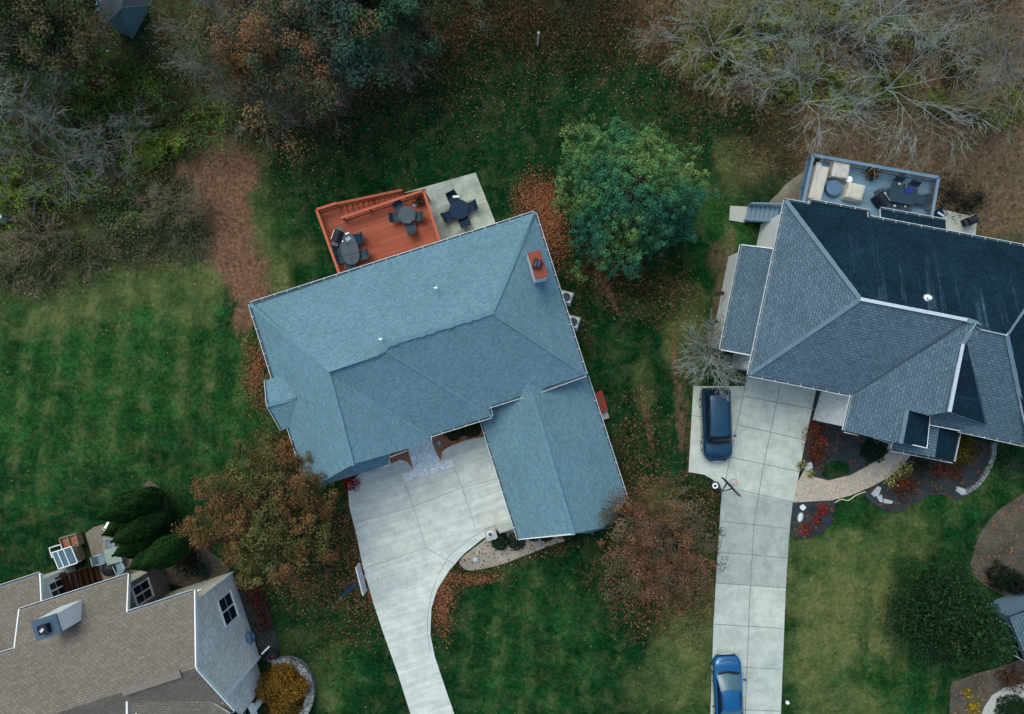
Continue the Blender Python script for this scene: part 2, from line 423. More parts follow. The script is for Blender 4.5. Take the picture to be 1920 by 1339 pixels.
litter = mx.reduce([
    soft([(480, 235), (620, 215), (760, 150), (860, 110), (1000, 95), (1110, 100), (1220, 110), (1330, 190), (1440, 230), (1440, 180), (1200, 0), (1200, -400), (700, -400), (560, 120)], 130, 30) * 1.25,
    soft([(500, 300), (800, 210), (1000, 150), (1180, 140), (1330, 230), (1480, 260), (1480, -100), (500, -100)], 200, 30) * .42,
    blob(1000, 380, 40, 60, -15, 1), blob(1040, 450, 36, 60, 0, .8), blob(1130, 500, 24, 90, -20, .6), blob(1180, 525, 110, 40, 10, .75), blob(1230, 560, 80, 60, 0, .5), blob(1090, 590, 20, 60, -15, .4),
    blob(690, 1010, 40, 130, -12, .95), blob(600, 1090, 120, 60, 0, .6), blob(480, 690, 26, 90, -10, .7), blob(530, 850, 60, 60, 0, .8),
    blob(660, 1140, 60, 80, 0, .35), blob(835, 1110, 28, 75, 12, .85), blob(900, 1080, 50, 16, -12, .6), blob(1010, 1040, 110, 14, -18, .5),
    blob(1240, 1080, 130, 110, 0, .7), blob(1300, 1000, 60, 150, 0, .7), blob(1200, 860, 60, 120, 0, .5), blob(1335, 940, 40, 60, 0, .5),
    blob(1450, 260, 80, 60, 0, .6), blob(460, 1110, 30, 60, 0, .9), blob(560, 1180, 130, 120, 0, .15), blob(1600, 790, 60, 30, 0, .5)])
litter += .008
dirt = mx.reduce([blob(400, 340, 90, 70, -40, .55, .7), blob(370, 420, 60, 60, 0, .5, .6),
    soft([(390, 285), (470, 280), (497, 320), (470, 370), (462, 420), (478, 460), (492, 520), (500, 560), (480, 600), (462, 620), (440, 600), (438, 560), (418, 530), (395, 490), (345, 470), (330, 420), (345, 370), (365, 320)], 60, 22, .03),
    blob(1130, 520, 10, 70, -22, .55), blob(1270, 740, 9, 170, -4, .5), blob(1215, 790, 10, 90, -10, .45), blob(1290, 800, 8, 120, -4, .4),
    soft([(1440, 190), (1530, 260), (1500, 320), (1480, 360), (1520, 300), (1780, 340), (1840, 430), (1960, 470), (2600, 500), (2600, -300), (1440, -300)], 50, 22) * .0])
tan = mx.reduce([
    soft([(1430, 225), (1500, 240), (1480, 300), (1470, 350), (1400, 370), (1350, 340), (1400, 300), (1410, 260)], 50, 30) * .35,
    soft([(1480, 210), (1500, 320), (1560, 400), (1860, 450), (1960, 470), (2700, 560), (2700, -500), (1480, -500), (1200, 0), (1230, 90), (1330, 170)], 60, 25),
    blob(1355, 560, 16, 110, 8, .8, .2), blob(1350, 480, 22, 30, 0, .6), blob(1540, 840, 30, 20, 0, .2)])
dry = mx.reduce([
    blob(440, 290, 70, 40, 0, .6), blob(420, 420, 110, 120, 0, .45), soft([(-300, 420), (230, 400), (360, 350), (400, 420), (385, 485), (330, 505), (200, 520), (100, 560), (-300, 600)], 60, 25) * .85,
    blob(360, 400, 60, 70, 0, .7), blob(520, 520, 26, 70, -20, .55), blob(400, 510, 40, 40, 0, .6), blob(560, 470, 40, 30, 0, .3),
    blob(1580, 1130, 100, 130, 15, .75, .7), blob(1530, 1250, 60, 90, 0, .6, .7), blob(1620, 1060, 60, 60, 0, .5, .6), blob(1700, 1010, 60, 50, 0, .35), blob(1570, 1320, 90, 40, 0, .45),
    blob(1290, 1230, 60, 120, 0, .55, .5), blob(1310, 1130, 40, 100, 0, .5), blob(1240, 1290, 60, 60, 0, .3), blob(1390, 300, 50, 50, 0, .4), blob(1550, 900, 1, 1),
    blob(600, 1290, 30, 60, -20, .45), blob(560, 1200, 60, 26, -20, .25), blob(200, 560, 200, 40, -15, .45), blob(350, 560, 60, 60, 0, .35),
    blob(1290, 640, 40, 90, 0, .5), blob(1230, 930, 50, 40, 0, .4), blob(1210, 720, 20, 60, 0, .35)])
wild = mx.reduce([      # woodland floor: dark olive undergrowth
    soft([(-500, 470), (150, 430), (270, 390), (360, 320), (400, 270), (480, 245), (560, 215), (640, 190), (720, 120), (800, 80), (950, 30), (1180, 20), (1180, -500), (-500, -500)], 50, 25),
    soft([(1190, -500), (1190, 60), (1290, 150), (1440, 215), (1480, 190), (1560, 150), (1700, 140), (2500, 140), (2500, -500)], 70, 30) * .45])
bright = mx.reduce([
    blob(1350, 400, 60, 60, 0, .8), blob(1380, 440, 30, 50, 0, 1), blob(220, 700, 330, 200, -10, .85, .7), blob(60, 850, 120, 120, 0, .55, .8), blob(430, 830, 70, 200, 0, .2),
    blob(1560, 880, 30, 16, 0, .6), blob(1700, 960, 160, 50, -10, .6), blob(1620, 1150, 200, 240, 0, .75), blob(1880, 900, 60, 40, 0, .7), blob(1000, 1230, 150, 150, 0, .4, .6),
    blob(520, 440, 30, 60, 0, .4), blob(640, 1260, 40, 90, 0, .5), blob(1600, 1330, 200, 80, 0, .5), blob(1290, 1280, 70, 100, 0, .5)])
Z1 = np.stack([litter, dirt, tan], -1).reshape(-1, 3); Z2 = np.stack([dry, wild, bright], -1).reshape(-1, 3)
gn = N('lawn_and_leaf_litter', .95, .05)
a1 = gn.sep(gn.attr('zones_a')); a2 = gn.sep(gn.attr('zones_b'))
fine = gn.noise(6, 9, .9); mid = gn.noise(1.3, 5, .65); big = gn.noise(.25, 4, .6)
gcol = gn.mix(gn.ramp(fine, [(.3, 0), (.72, 1)]), hx('#031c0d'), hx('#0f3b1c'))
gcol = gn.mix(gn.math('MULTIPLY', a2[2], gn.ramp(mid, [(.3, .45), (.6, 1)])), gcol, gn.mix(fine, hx('#0f3a18'), hx('#2c5628')))
gcol = gn.mix(1, gcol, gn.ramp(mid, [(.3, .78), (.7, 1.22)]), 'MULTIPLY')
gcol = gn.mix(.7, gcol, gn.ramp(big, [(.35, .7), (.65, 1.35)]), 'MULTIPLY')
# mown lines
for ang_, sc2, am_ in ((R(6), .15, .28), (R(-70), .13, .25)):
    wv = gn.t.nodes.new('ShaderNodeTexWave'); wv.inputs['Scale'].default_value = sc2; wv.inputs['Distortion'].default_value = 2.6; wv.inputs['Detail'].default_value = 4; wv.inputs['Detail Scale'].default_value = .8
    gn.t.links.new(gn.scale(gn.obj, (1, 1, 1), ang_), wv.inputs[0])
    gcol = gn.mix(am_, gcol, gn.ramp(wv.outputs['Color'], [(.2, .72), (.8, 1.3)]), 'MULTIPLY'); wlast = wv.outputs['Color'] if sc2 > .14 else wlast
gcol = gn.mix(.8, gcol, gn.ramp(gn.noise(5.5, 3, .75), [(.34, .45), (.66, 1.6)]), 'MULTIPLY')
# olive thin patches everywhere, more where dry
olive = gn.mix(fine, hx('#2f4520'), hx('#78794e'))
m2 = gn.noise(.8, 7, .75, dist=.6)
dk = gn.math('ADD', gn.math('ADD', gn.math('MULTIPLY', gn.ramp(m2, [(.47, 0), (.68, 1)]), .35), gn.math('MULTIPLY', gn.math('MULTIPLY', a2[2], gn.ramp(wlast, [(.45, 0), (.9, 1)])), gn.ramp(m2, [(.38, 0), (.64, .5)]))), gn.math('MULTIPLY', a2[0], gn.ramp(m2, [(.25, .25), (.55, 1.15)])), clamp=True)
gcol = gn.mix(dk, gcol, olive)
# woodland floor
wfl = gn.mix(gn.ramp(fine, [(.3, 0), (.7, 1)]), hx('#1a2618'), hx('#4c5838'))
wfl = gn.mix(gn.ramp(mid, [(.42, 0), (.62, 1)]), wfl, gn.mix(fine, hx('#15100b'), hx('#4a3526')))
gcol = gn.mix(gn.math('MULTIPLY', a2[1], gn.ramp(mid, [(.2, .7), (.5, 1)])), gcol, wfl)
# bare soil, tan leaf mat
soil = gn.mix(gn.ramp(gn.noise(4, 7, .8), [(.3, 0), (.7, 1)]), hx('#3a2a20'), hx('#8a6855'))
gcol = gn.mix(gn.math('MULTIPLY', gn.math('SUBTRACT', gn.math('MULTIPLY', a1[1], 1.7), gn.ramp(gn.noise(1.8, 7, .8), [(.25, 0), (.75, 1)]), clamp=True), 1.6, clamp=True), gcol, soil)
tanc = gn.mix(gn.ramp(gn.noise(3.2, 8, .82), [(.32, 0), (.7, 1)]), hx('#2c2118'), hx('#85705a'))
tanc = gn.mix(gn.ramp(gn.noise(.7, 5, .7), [(.45, 0), (.65, .55)]), tanc, gn.mix(fine, hx('#2a301c'), hx('#5c5a3a')))
gcol = gn.mix(gn.math('MULTIPLY', a1[2], gn.ramp(m2, [(.15, .55), (.5, 1)])), gcol, tanc)
# fallen leaves as cells
for sc_, w_ in ((11, 1.0), (17, .8)):
    cell = gn.sep(gn.vor(sc_)); dist = gn.vor(sc_, 'Distance')
    dens = gn.math('MULTIPLY', gn.math('MULTIPLY', a1[0], gn.ramp(m2, [(.28, .3), (.6, 1.0)])), w_)
    k = gn.math('MULTIPLY', gn.math('LESS_THAN', cell[0], dens), gn.math('LESS_THAN', dist, .52))
    lc = gn.ramp(cell[1], [(0, hx('#1a100b')), (.35, hx('#2e1b12')), (.65, hx('#4c3022')), (.88, hx('#6c4c36')), (1, hx('#9c8464'))])
    gcol = gn.mix(k, gcol, lc)
gcol = gn.mix(.75, gcol, gn.ramp(gn.noise(4.2, 5, .85), [(.36, .55), (.64, 1.5)]), 'MULTIPLY')
gn.bump(fine, .05, .6)
lawnmat = gn.out(gcol)
ncx, ncy = len(nx), len(ny)
idx = np.arange(ncx * ncy).reshape(ncy, ncx)
F = np.stack([idx[:-1, :-1], idx[:-1, 1:], idx[1:, 1:], idx[1:, :-1]], -1).reshape(-1, 4)
ground = np_mesh('lawn', np.stack([GX, GY, gz], -1).reshape(-1, 3), F, lawnmat, None, {'zones_a': Z1, 'zones_b': Z2}, True)
struct(ground)

def slab(name, pts, z0, z1, mat, smooth=0, kind='structure'):
    q = [P(p[0], p[1], 0).xy for p in pts]
    if smooth: q = [v.xy for v in smoothpoly([v.to_3d() for v in q], smooth)]
    b = MB(); b.prism(q, z0, z1); o = b.build(name, mat); 
    if kind: o['kind'] = kind
    return o
def joints(name, segs, z, wdt=.035, parent=None):
    b = MB()
    for s in segs:
        for p, q in zip(s[:-1], s[1:]):
            p, q = P(*p[:2]), P(*q[:2]); d = (q - p).normalized(); o = Vector((-d.y, d.x, 0)) * wdt / 2
            b.face([(v.x, v.y, z) for v in (p - o, q - o, q + o, p + o)])
    return b.build(name, M['joint'], parent)
# main driveway
dl = [(652, 905), (655, 950), (668, 1000), (680, 1060), (700, 1130), (720, 1190), (745, 1260), (770, 1339), (792, 1410), (880, 1800)]
dr = [(960, 1800), (874, 1410), (852, 1339), (835, 1290), (815, 1230), (807, 1190), (809, 1140), (820, 1105), (842, 1070), (870, 1038), (905, 1010), (935, 995), (978, 985)]
dtop = [(960, 930), (915, 785), (860, 800), (729, 850)]
drv = slab('driveway', dl + dr + dtop, -.1, .04, M['drive'])
joints('expansion_joint', [[(662, 982), (775, 949), (865, 915), (948, 893)], [(687, 1064), (799, 1027), (853, 1058)], [(759, 905), (775, 949), (799, 1027)], [(845, 860), (868, 918), (891, 988)],
       [(930, 984), (909, 992), (885, 1008), (860, 1026), (839, 1046), (822, 1078), (810, 1110), (803, 1145), (801, 1185), (808, 1225)]], .046, .03, drv)
# neighbour's driveway
d2 = slab('driveway', [(1300, 724), (1398, 724), (1400, 700), (1532, 705), (1529, 735), (1509, 830), (1488, 940), (1486, 942), (1353, 917), (1349, 912), (1336, 899), (1320, 890), (1291, 885)], -.1, .04, M['drive2'])
slab('driveway', [(1353, 917), (1486, 942), (1481, 985), (1477, 1040), (1473, 1102), (1342, 1093), (1348, 1000), (1353, 929)], -.1, .037, concrete('older_slab_concrete', (.35, .4, .38), (.4, .44, .41), .38))
slab('driveway', [(1342, 1093), (1473, 1102), (1470, 1180), (1461, 1410), (1450, 1800), (1318, 1800), (1328, 1410), (1332, 1339), (1338, 1170)], -.1, .04, M['drive2'])
slab('road', [(-3000, 1700), (880, 1790), (1500, 1790), (5000, 1600), (5000, 1850), (1500, 2040), (880, 2040), (-3000, 1950)], -.1, .02, plain('asphalt', (.05, .05, .052), .95, .1, var=.2))
joints('expansion_joint', [[(1463, 718), (1430, 880), (1413.5, 979), (1405, 1130), (1397, 1339), (1395, 1410)], [(1399, 713), (1360, 899)], [(1396, 743), (1529, 768)], [(1382, 796), (1508, 825)], [(1369, 857), (1497, 884)],
      [(1382, 918), (1486, 941)], [(1350, 977), (1478, 991)], [(1295, 779), (1320, 782)], [(1348, 1035), (1477, 1046)], [(1343, 1093), (1473, 1102)], [(1340, 1170), (1467, 1178)], [(1338, 1249), (1464, 1254)], [(1338, 1328), (1462, 1333)]], .046, .045, d2)
# patios
slab('patio', [(738, 367), (892, 324), (932, 425), (940, 470), (840, 500), (824, 450), (797, 354)], -.1, .05, M['patio'])
joints('expansion_joint', [[(845, 340), (862, 392), (878, 445)], [(814, 410), (912, 381)]], .056, .03, bpy.data.objects['patio'])
slab('patio', [(1762, 392), (1831, 408), (1826, 470), (1762, 450)], -.1, .06, M['concrete_lt'])
slab('patio', [(1369, 386), (1402, 388), (1396, 418), (1367, 413)], -.1, .06, M['concrete_lt'])
slab('patio', [(160, 1000), (177, 988), (193, 984), (215, 1000), (300, 1040), (260, 1095), (190, 1110), (178, 1060)], -.06, .02, M['patiopaver'])
slab('gravel_area', [(1515, 318), (1502, 325), (1475, 344), (1460, 362), (1445, 385), (1530, 395), (1530, 330)], -.06, .0, M['gravel_path'], 4)
# entry walk and beds
slab('path', [(766, 836), (805, 822), (826, 865), (847, 861), (851, 874), (759, 904), (754, 890), (776, 882)], .0, .055, M['flag'])
slab('path', [(1509, 878), (1523, 893), (1552, 901), (1594, 891), (1626, 874), (1660, 853), (1668, 825), (1712, 835), (1708, 852), (1690, 876), (1665, 896), (1630, 914), (1594, 929), (1559, 938), (1487, 942), (1495, 905)], .0, .05, M['paver'])
slab('planting_bed', [(729, 850), (763, 838), (775, 880), (764, 866), (750, 862), (733, 870)], .0, .052, M['leafbed'])
slab('planting_bed', [(807, 815), (905, 780), (909, 818), (868, 827), (845, 836), (835, 842), (829, 848), (826, 864), (816, 845)], .0, .052, M['leafbed'])
slab('planting_bed', [(912, 1009), (930, 985), (1000, 975), (1130, 950), (1075, 1006), (1045, 1018), (970, 1047), (940, 1058), (900, 1068), (876, 1069), (862, 1056), (870, 1042)], -.05, .03, M['gravel'], 3)
slab('planting_bed', [(1530, 731), (1600, 735), (1680, 800), (1676, 845), (1660, 855), (1626, 874), (1594, 891), (1552, 901), (1523, 893), (1507, 878), (1502, 866), (1512, 820)], -.05, .03, M['mulch'])
slab('planting_bed', [(1711, 850), (1690, 878), (1665, 898), (1622, 922), (1632, 940), (1658, 957), (1683, 961), (1710, 948), (1736, 932), (1765, 928), (1793, 938), (1815, 925), (1838, 900), (1856, 872), (1860, 835), (1790, 820)], -.05, .03, M['mulch'], 3)
slab('planting_bed', [(1484, 943), (1530, 938), (1562, 938), (1564, 960), (1552, 992), (1530, 1006), (1505, 1010), (1481, 1004), (1480, 970)], -.05, .03, M['mulch'], 3)
slab('planting_bed', [(1825, 1040), (1838, 1000), (1860, 970), (1890, 945), (1960, 920), (1980, 1130), (1900, 1120), (1850, 1100), (1820, 1070)], -.05, .02, M['greymulch'], 4)
slab('planting_bed', [(1782, 1290), (1800, 1275), (1860, 1255), (1960, 1240), (1960, 1400), (1800, 1400)], -.05, .02, M['greymulch'], 2)
slab('path', [(1838, 1345), (1845, 1325), (1860, 1303), (1885, 1288), (1925, 1280), (1960, 1280), (1960, 1305), (1915, 1308), (1893, 1320), (1880, 1345), (1876, 1400), (1834, 1400)], .0, .05, M['concrete_lt'])
slab('planting_bed', [(452, 1090), (475, 1085), (495, 1120), (515, 1180), (520, 1225), (490, 1225), (455, 1140)], -.05, .02, M['mulch'], 3)
slab('planting_bed', [(270, 908), (292, 908), (312, 935), (325, 980), (400, 1040), (430, 1070), (380, 1100), (280, 1080), (255, 980)], -.05, .015, M['greymulch'], 3)
slab('lawn_patch', [(1541, 893), (1548, 872), (1570, 863), (1588, 868), (1594, 886), (1570, 894)], .0, .04, lawnmat, 3)
# ------------------------------------------------------------------ house tools
EYE = Vector((0, 0, CAMH))
def onplane(p, c, n, lift=0):
    d = p - EYE; return EYE + d * ((c - EYE).dot(n) / d.dot(n)) + Vector((0, 0, lift))
def roof_face(b, pts, mi=0, thick=.16, e=None, plane=None, lift=0):
    """pts: world points; the first two lie on the eave. Slab with UV in metres along and up the slope"""
    pts = [Vector(p) for p in pts]; n = Vector((0, 0, 0))
    for i in range(len(pts)): n += (pts[i] - pts[0]).cross(pts[(i + 1) % len(pts)] - pts[0])
    n.normalize(); cen = sum(pts, Vector()) / len(pts)
    if plane: n = (plane[1] - plane[0]).cross(plane[2] - plane[0]).normalized(); cen = plane[0]
    pts = [onplane(p, cen, n, lift) for p in pts]
    if n.z < 0: n = -n
    ed = (pts[1] - pts[0]) if e is None else e
    ed = (ed - n * ed.dot(n)).normalized(); up = n.cross(ed)
    if up.z < 0: up = -up
    uv = [((p - pts[0]).dot(ed) + 50, (p - pts[0]).dot(up)) for p in pts]
    b.face(pts, uv, mi); m = len(pts); dn = Vector((0, 0, -thick))
    b.face([p + dn for p in pts][::-1], None, b.under)
    for i in range(m):
        p, q = pts[i], pts[(i + 1) % m]; b.face([p, p + dn, q + dn, q], None, b.under)
def ridge_caps(b, p, q, wdt=.34, step=.16, lift=.02):
    p, q = Vector(p), Vector(q); L = (q - p).length; k = max(1, int(L / step)); d = (q - p) / k
    for i in range(k):
        a = p + d * i; c = p + d * (i + 1.25)
        h = lift + .03 * (1 - 0) 
        b.beam(a + Vector((0, 0, h)), c + Vector((0, 0, h + .012)), wdt * random.uniform(.9, 1.06), .03)
def gutter(name, parent, segs, out=.12, tick=True):
    b = MB()
    for p, q in segs:
        p, q = Vector(p), Vector(q); d = (q - p).normalized(); o = Vector((d.y, -d.x, 0)).normalized()
        # outward side is to the right of p->q
        z = Vector((0, 0, -.05))
        b.beam(p + o * out + z, q + o * out + z, .024, .12, 0)
        b.beam(p + o * out * .45 + z * 1.7, q + o * out * .45 + z * 1.7, .1, .02, 1)
        if tick:
            L = (q - p).length; k = int(L / .75)
            for i in range(1, k): 
                c = p + (q - p) * i / k; b.beam(c - o * .02 + Vector((0, 0, .005)), c + o * (out + .02) + Vector((0, 0, .005)), .022, .02, 0)
    return b.build(name, [M['gutter'], M['trough']], parent)
def walls(name, parent, poly, z0, z1, mat):
    b = MB(); a = sum(poly[i][0] * poly[(i + 1) % len(poly)][1] - poly[(i + 1) % len(poly)][0] * poly[i][1] for i in range(len(poly)))
    if a < 0: poly = poly[::-1]
    b.under = 0
    for i in range(len(poly)):
        p, q = Vector(poly[i][:2]), Vector(poly[(i + 1) % len(poly)][:2]); L = (q - p).length
        b.face([(p.x, p.y, z0), (q.x, q.y, z0), (q.x, q.y, z1), (p.x, p.y, z1)], [(0, z0), (L, z0), (L, z1), (0, z1)])
    return b.build(name, mat, parent)
def vent_pipe(name, parent, p, r=.09, h=.35, mat='zinc', boot=True):
    b = MB(); p = Vector(p)
    b.lathe(p, [(r * 1.0, -.1), (r, h), (r * .6, h + .01)], 10)
    if boot: b.lathe(p, [(.2, -.12), (.17, .03), (r, .12)], 12)
    return b.build(name, M[mat], parent)

# ================================================================== MAIN HOUSE
HE, HR = 5.4, 8.5
mh = thing('house', P(860, 700, 0), 'large house with blue-grey shingle roof between the red deck and the curved driveway', 'house', 'houses on the street')
A, B_, Cc, D, D2, G, Fp, Rg, E_ = (P(469, 570, HE), P(1002, 399, HE), P(1098, 702, HE), P(916, 762, HE), P(921, 780, 5.0), P(804, 817, 5.0), P(806, 829, 5.0), P(661, 871, 7.9), P(579, 919, 5.1))
P1, P2, P3, P4 = P(923, 586, 8.5), P(732, 645, 8.5), P(708, 667, 8.1), P(616, 698, 7.9)
P3b = P(724, 657, 8.3)
rb = MB(); rb.under = 1
roof_face(rb, [B_, A, P4, P3, P2, P1])
roof_face(rb, [Cc, B_, P1])
roof_face(rb, [D, Cc, P1, P2, P3b])
roof_face(rb, [D, P3b, D2], e=Vector((.3, -.95, 0)))
roof_face(rb, [G, D2, P3b, P3, P4])
roof_face(rb, [Rg, Fp, G, P4], e=P4 - Rg)
roof_face(rb, [A, E_, Rg, P4])
# pent roof under the front gable
pe = [P(631, 878, 5.6), P(731, 846, 5.6), P(729, 872, 4.6), P(690, 883, 4.6), P(640, 899, 4.7)]
roof_face(rb, [pe[4], pe[2], pe[1], pe[0]], thick=.12)
roof_face(rb, [E_, P(640, 899, 4.7), P(631, 878, 5.6)], thick=.12)
# bump-out gable on the left side
k0, k1, k2, k3 = P(499, 713, 5.2), P(503, 760, 6.2), P(529, 806, 5.2), P(556, 746, 6.25)
wn = (E_ - A).cross(P4 - A).normalized(); k3 = onplane(P(556, 746, 6), A, wn, .03)
k1 = P(503, 760, k3.z)
ka, kb = onplane(P(531, 703, 6), A, wn, .03), onplane(P(548, 801, 6), A, wn, .03)
roof_face(rb, [k1, k0, ka, k3], e=k3 - k1, thick=.08)
roof_face(rb, [k2, k1, k3, kb], e=k1 - k3, thick=.08)
# garage wing
g0, g1, g2, g3 = P(903, 789, 3.4), P(973, 1011, 3.4), P(1175, 937, 3.4), P(1100, 705, 3.4)
gr0, gr1 = P(995, 733, 5.75), P(1075, 1001, 6.0)
gi0 = P(893, 757, 3.4); gi3 = P(1092, 680, 3.4); gri = P(991, 719, 5.72)
roof_face(rb, [g1, g0, gi0, gri, gr1])
roof_face(rb, [g3, g2, P(1131, 989, 4.6), gr1, gri])
roof_face(rb, [g2, P(1147, 981, 3.9), P(1131, 989, 4.6)])
roof_face(rb, [P(1105, 1000, 4.3), P(1138, 990, 4.0), P(1131, 989, 4.6), P(1082, 1000, 5.7)], thick=.1)
roof = rb.build('roof', [M['roof_blue'], M['white']], mh)
random.seed(5)
cb = MB()
caps_main = ((A, P4), (P4, P3), (P3, P2), (P2, P1), (P1, B_), (P1, Cc), (P3b, D2), (P4, Rg), (gr0, gr1), (k3, k1))
for p, q in caps_main:
    cb = MB(); ridge_caps(cb, p, q, .22, .3, -.01); cb.build('ridge_cap', M['cap_blue'], mh)
# vertical tick: the wooden ridge steps seen along the top ridge
for i in range(11):
    rc = MB()
    t = i / 11; c = P2.lerp(P1, t) + Vector((0, 0, .06)); d = (P1 - P2) / 11
    if i in (0, 3, 4, 6, 8, 9): rc.beam(c + d * .1, c + d * .75, .3, .05); rc.build('ridge_vent', M['cap_blue'], mh)
def gut(parent, p, q, center, **k):
    """orient so the gutter sits outside"""
    d = Vector(q) - Vector(p); o = Vector((d.y, -d.x, 0))
    mid = (Vector(p) + Vector(q)) / 2
    if o.dot(mid - Vector(center)) < 0: p, q = q, p
    return gutter('gutter', parent, [(p, q)], **k)
cm = P(760, 680, 5)
for p, q in ((A, B_), (B_, Cc), (A, P(512, 709, HE)), (P(541, 800, 5.2), E_), (D, D2), (D2, G), (G, Fp), (k0, k1), (k1, k2)): gut(mh, p, q, cm, tick=(p - q).length > 3)
gut(mh, P(916, 762, HE), P(980, 742, HE), cm, tick=False); gut(mh, P(1007, 735, HE), Cc, cm, tick=False)
gc = P(1040, 870, 3)
for p, q in ((g0, g1), (g2, g3)): gut(mh, p, q, gc)
def boards(name, mat, parent, segs):
    for p, q, w_, h_ in segs:
        b = MB(); b.beam(p, q, w_, h_); b.build(name, mat, parent)
boards('fascia', M['white'], mh, [(g1, gr1, .05, .16), (P(729, 858, 5), P(763, 845, 5), .05, .1), (P(704, 878, 4.6), P(729, 872, 4.6), .04, .08)])
wp = inset([A, B_, Cc, D, D2, G, P(730, 850, 5), P(728, 868, 5), E_], .45)
walls('wall', mh, wp, 0, 4.95, M['siding'])
wp2 = inset([gi0, g1, g2, gi3], .35); walls('garage_wall', mh, wp2, 0, 3.3, M['stonepale'])
b = MB(); ww = inset([gi0, g1, g2, gi3], .35)
b.face([Vector((ww[1].x, ww[1].y, 3.2)), Vector((ww[2].x, ww[2].y, 3.2)), gr1 + Vector((0, .3, -.3))]); b.build('gable_wall', M['siding'], mh)
b = MB(); b.face([Vector((wp[-1].x, wp[-1].y, 4.9)), Vector((wp[-4].x, wp[-4].y, 4.9)), Rg + Vector((0, .2, -.3))]); b.build('gable_wall', M['siding'], mh)
# garage doors on the left wall of the wing
for t0 in (.32, .62):
    a_, c_ = Vector(ww[0]).to_3d(), Vector(ww[1]).to_3d(); dd = (c_ - a_).normalized(); o = Vector((-dd.y, dd.x, 0)) * -1
    if o.x > 0: o = -o
    p = a_ + (c_ - a_) * t0; b = MB(); b.beam(p + o * .02 + Vector((0, 0, 1.1)), p + dd * 2.5 + o * .02 + Vector((0, 0, 1.1)), .06, 2.2); b.build('garage_door', M['white'], mh)
# chimney of the main house
ch = [P(989, 474, 8.9), P(1013, 468, 8.9), P(1028, 518, 8.9), P(1004, 525, 8.9)]
b = MB(); cc = sum(ch, Vector()) / 4; b.prism([v.lerp(Vector((cc.x, cc.y, 8.9)), .03).xy for v in ch], 5.4, 8.75)
cho = b.build('chimney', M['white'], mh)
b = MB(); b.prism([v.xy for v in ch], 8.75, 8.9); b.build('chimney_cap', M['brickred'], cho, bevel=.03)
b = MB(); c = P(1007, 495, 9.0); b.box(c + Vector((0, 0, .1)), (.42, .5, .34), R(-16)); b.box(c + Vector((-.08, 0, .29)), (.1, .36, .05), R(-16), 1); b.box(c + Vector((.1, .02, .29)), (.1, .36, .05), R(-16), 1)
b.build('flue', [M['black'], M['dkmetal']], cho)
# saddle flashing darker shingles beside the chimney
for (x, y, h) in ((819, 541, 7.4), (716, 637, 8.3)):
    vent_pipe('vent_pipe', roof, P(x, y, h), .055, .42, 'white', False)
    b = MB(); b.box(P(x, y, h) + Vector((-.07, .05, .12)), (.22, .06, .03), R(18)); b.build('flashing', M['white'], roof)

# ================================================================== NEIGHBOUR ON THE RIGHT
H2, HR2 = 5.6, 8.7
rh = thing('house', P(1700, 600, 0), 'house with dark slate hip roof and white zinc ridge strips beside the straight driveway', 'house', 'houses on the street')
TL, N2, N3, N4, N5 = P(1473, 376, H2), P(1519, 384, H2), P(1521, 377, H2), P(1631, 397, H2), P(1632, 408, H2)
NR = P(2130, 500, H2)
AP, R2, KN, R3, R4 = P(1612.5, 561, HR2), P(1812, 600, HR2), P(1830, 606, HR2), P(1838, 616, HR2), P(1887, 627, HR2)
BL, V0, V1 = P(1405, 702, H2), P(1598, 740, H2), P(1583.5, 807, 5.3)
HIPR = P(2010, 470, H2)
b = MB(); b.under = 2
roof_face(b, [N5, N4, N3, N2, TL, AP, R2, R3, R4, P(1990, 475, H2)], 1, plane=(TL, N5, AP), e=N4 - N3)
roof_face(b, [BL, TL, AP], 0)
roof_face(b, [V0, BL, AP, R2], 0)
# front gable wing
F1, F2 = P(1804, 645, 8.4), P(1779, 772, 8.3)
WP = (V0, V1, F1)
def onW(x, y): return onplane(P(x, y, 6), V0, (V1 - V0).cross(F1 - V0).normalized())
W_ = [onW(1672, 829), onW(1689, 829), onW(1700, 768), onW(1741, 779), onW(1779, 772)]
roof_face(b, [V1, V0, R2, KN, F1, F2, W_[3], W_[2], W_[1], W_[0]], 0, plane=WP)
roof_face(b, [P(1849, 797, 6.0), P(1815, 645, 8.05), F1, F2], 1, e=F2 - F1)
SP = (P(1796, 806, 5.5), P(1930, 836, 5.5), R4)
roof_face(b, [P(1800, 808, 5.5), P(1932, 836, 5.5), R4, R3, P(1815, 645, 8.05), P(1849, 797, 6.0), P(1830, 798, 5.8)], 0, plane=SP)
roof_face(b, [P(1738, 795, 5.6), P(1860, 824, 5.5), P(1851, 799, 6.1), P(1779, 773, 6.7), P(1741, 779, 6.5)], 0, plane=SP, lift=.02)
roof_face(b, [F1, P(1817, 643, 8.05), R3, KN], 0, thick=.1, lift=.05)
# far right dark slopes
roof_face(b, [P(1932, 836, 5.5), P(2010, 852, 5.5), P(2010, 475, 5.6), R4], 1, e=P(1932, 836, 5.5) - R4)
# little entry gable: dark east slope falling from the big west slope
q0, q3 = W_[2], W_[1]
q1 = P(1743, 781, q0.z - .9); q2 = P(1737, 840, q0.z - .9)
roof_face(b, [q2, q1, q0, q3], 1, plane=(q0, q3, q2), lift=.03)
roof_face(b, [P(1671, 842, 4.5), P(1753, 858, 5.2), P(1761, 799, 5.2), P(1680, 815, 4.5)], 0)
roof_face(b, [P(1787, 865, 4.5), P(1798, 813, 4.5), P(1761, 799, 5.2), P(1753, 858, 5.2)], 1)
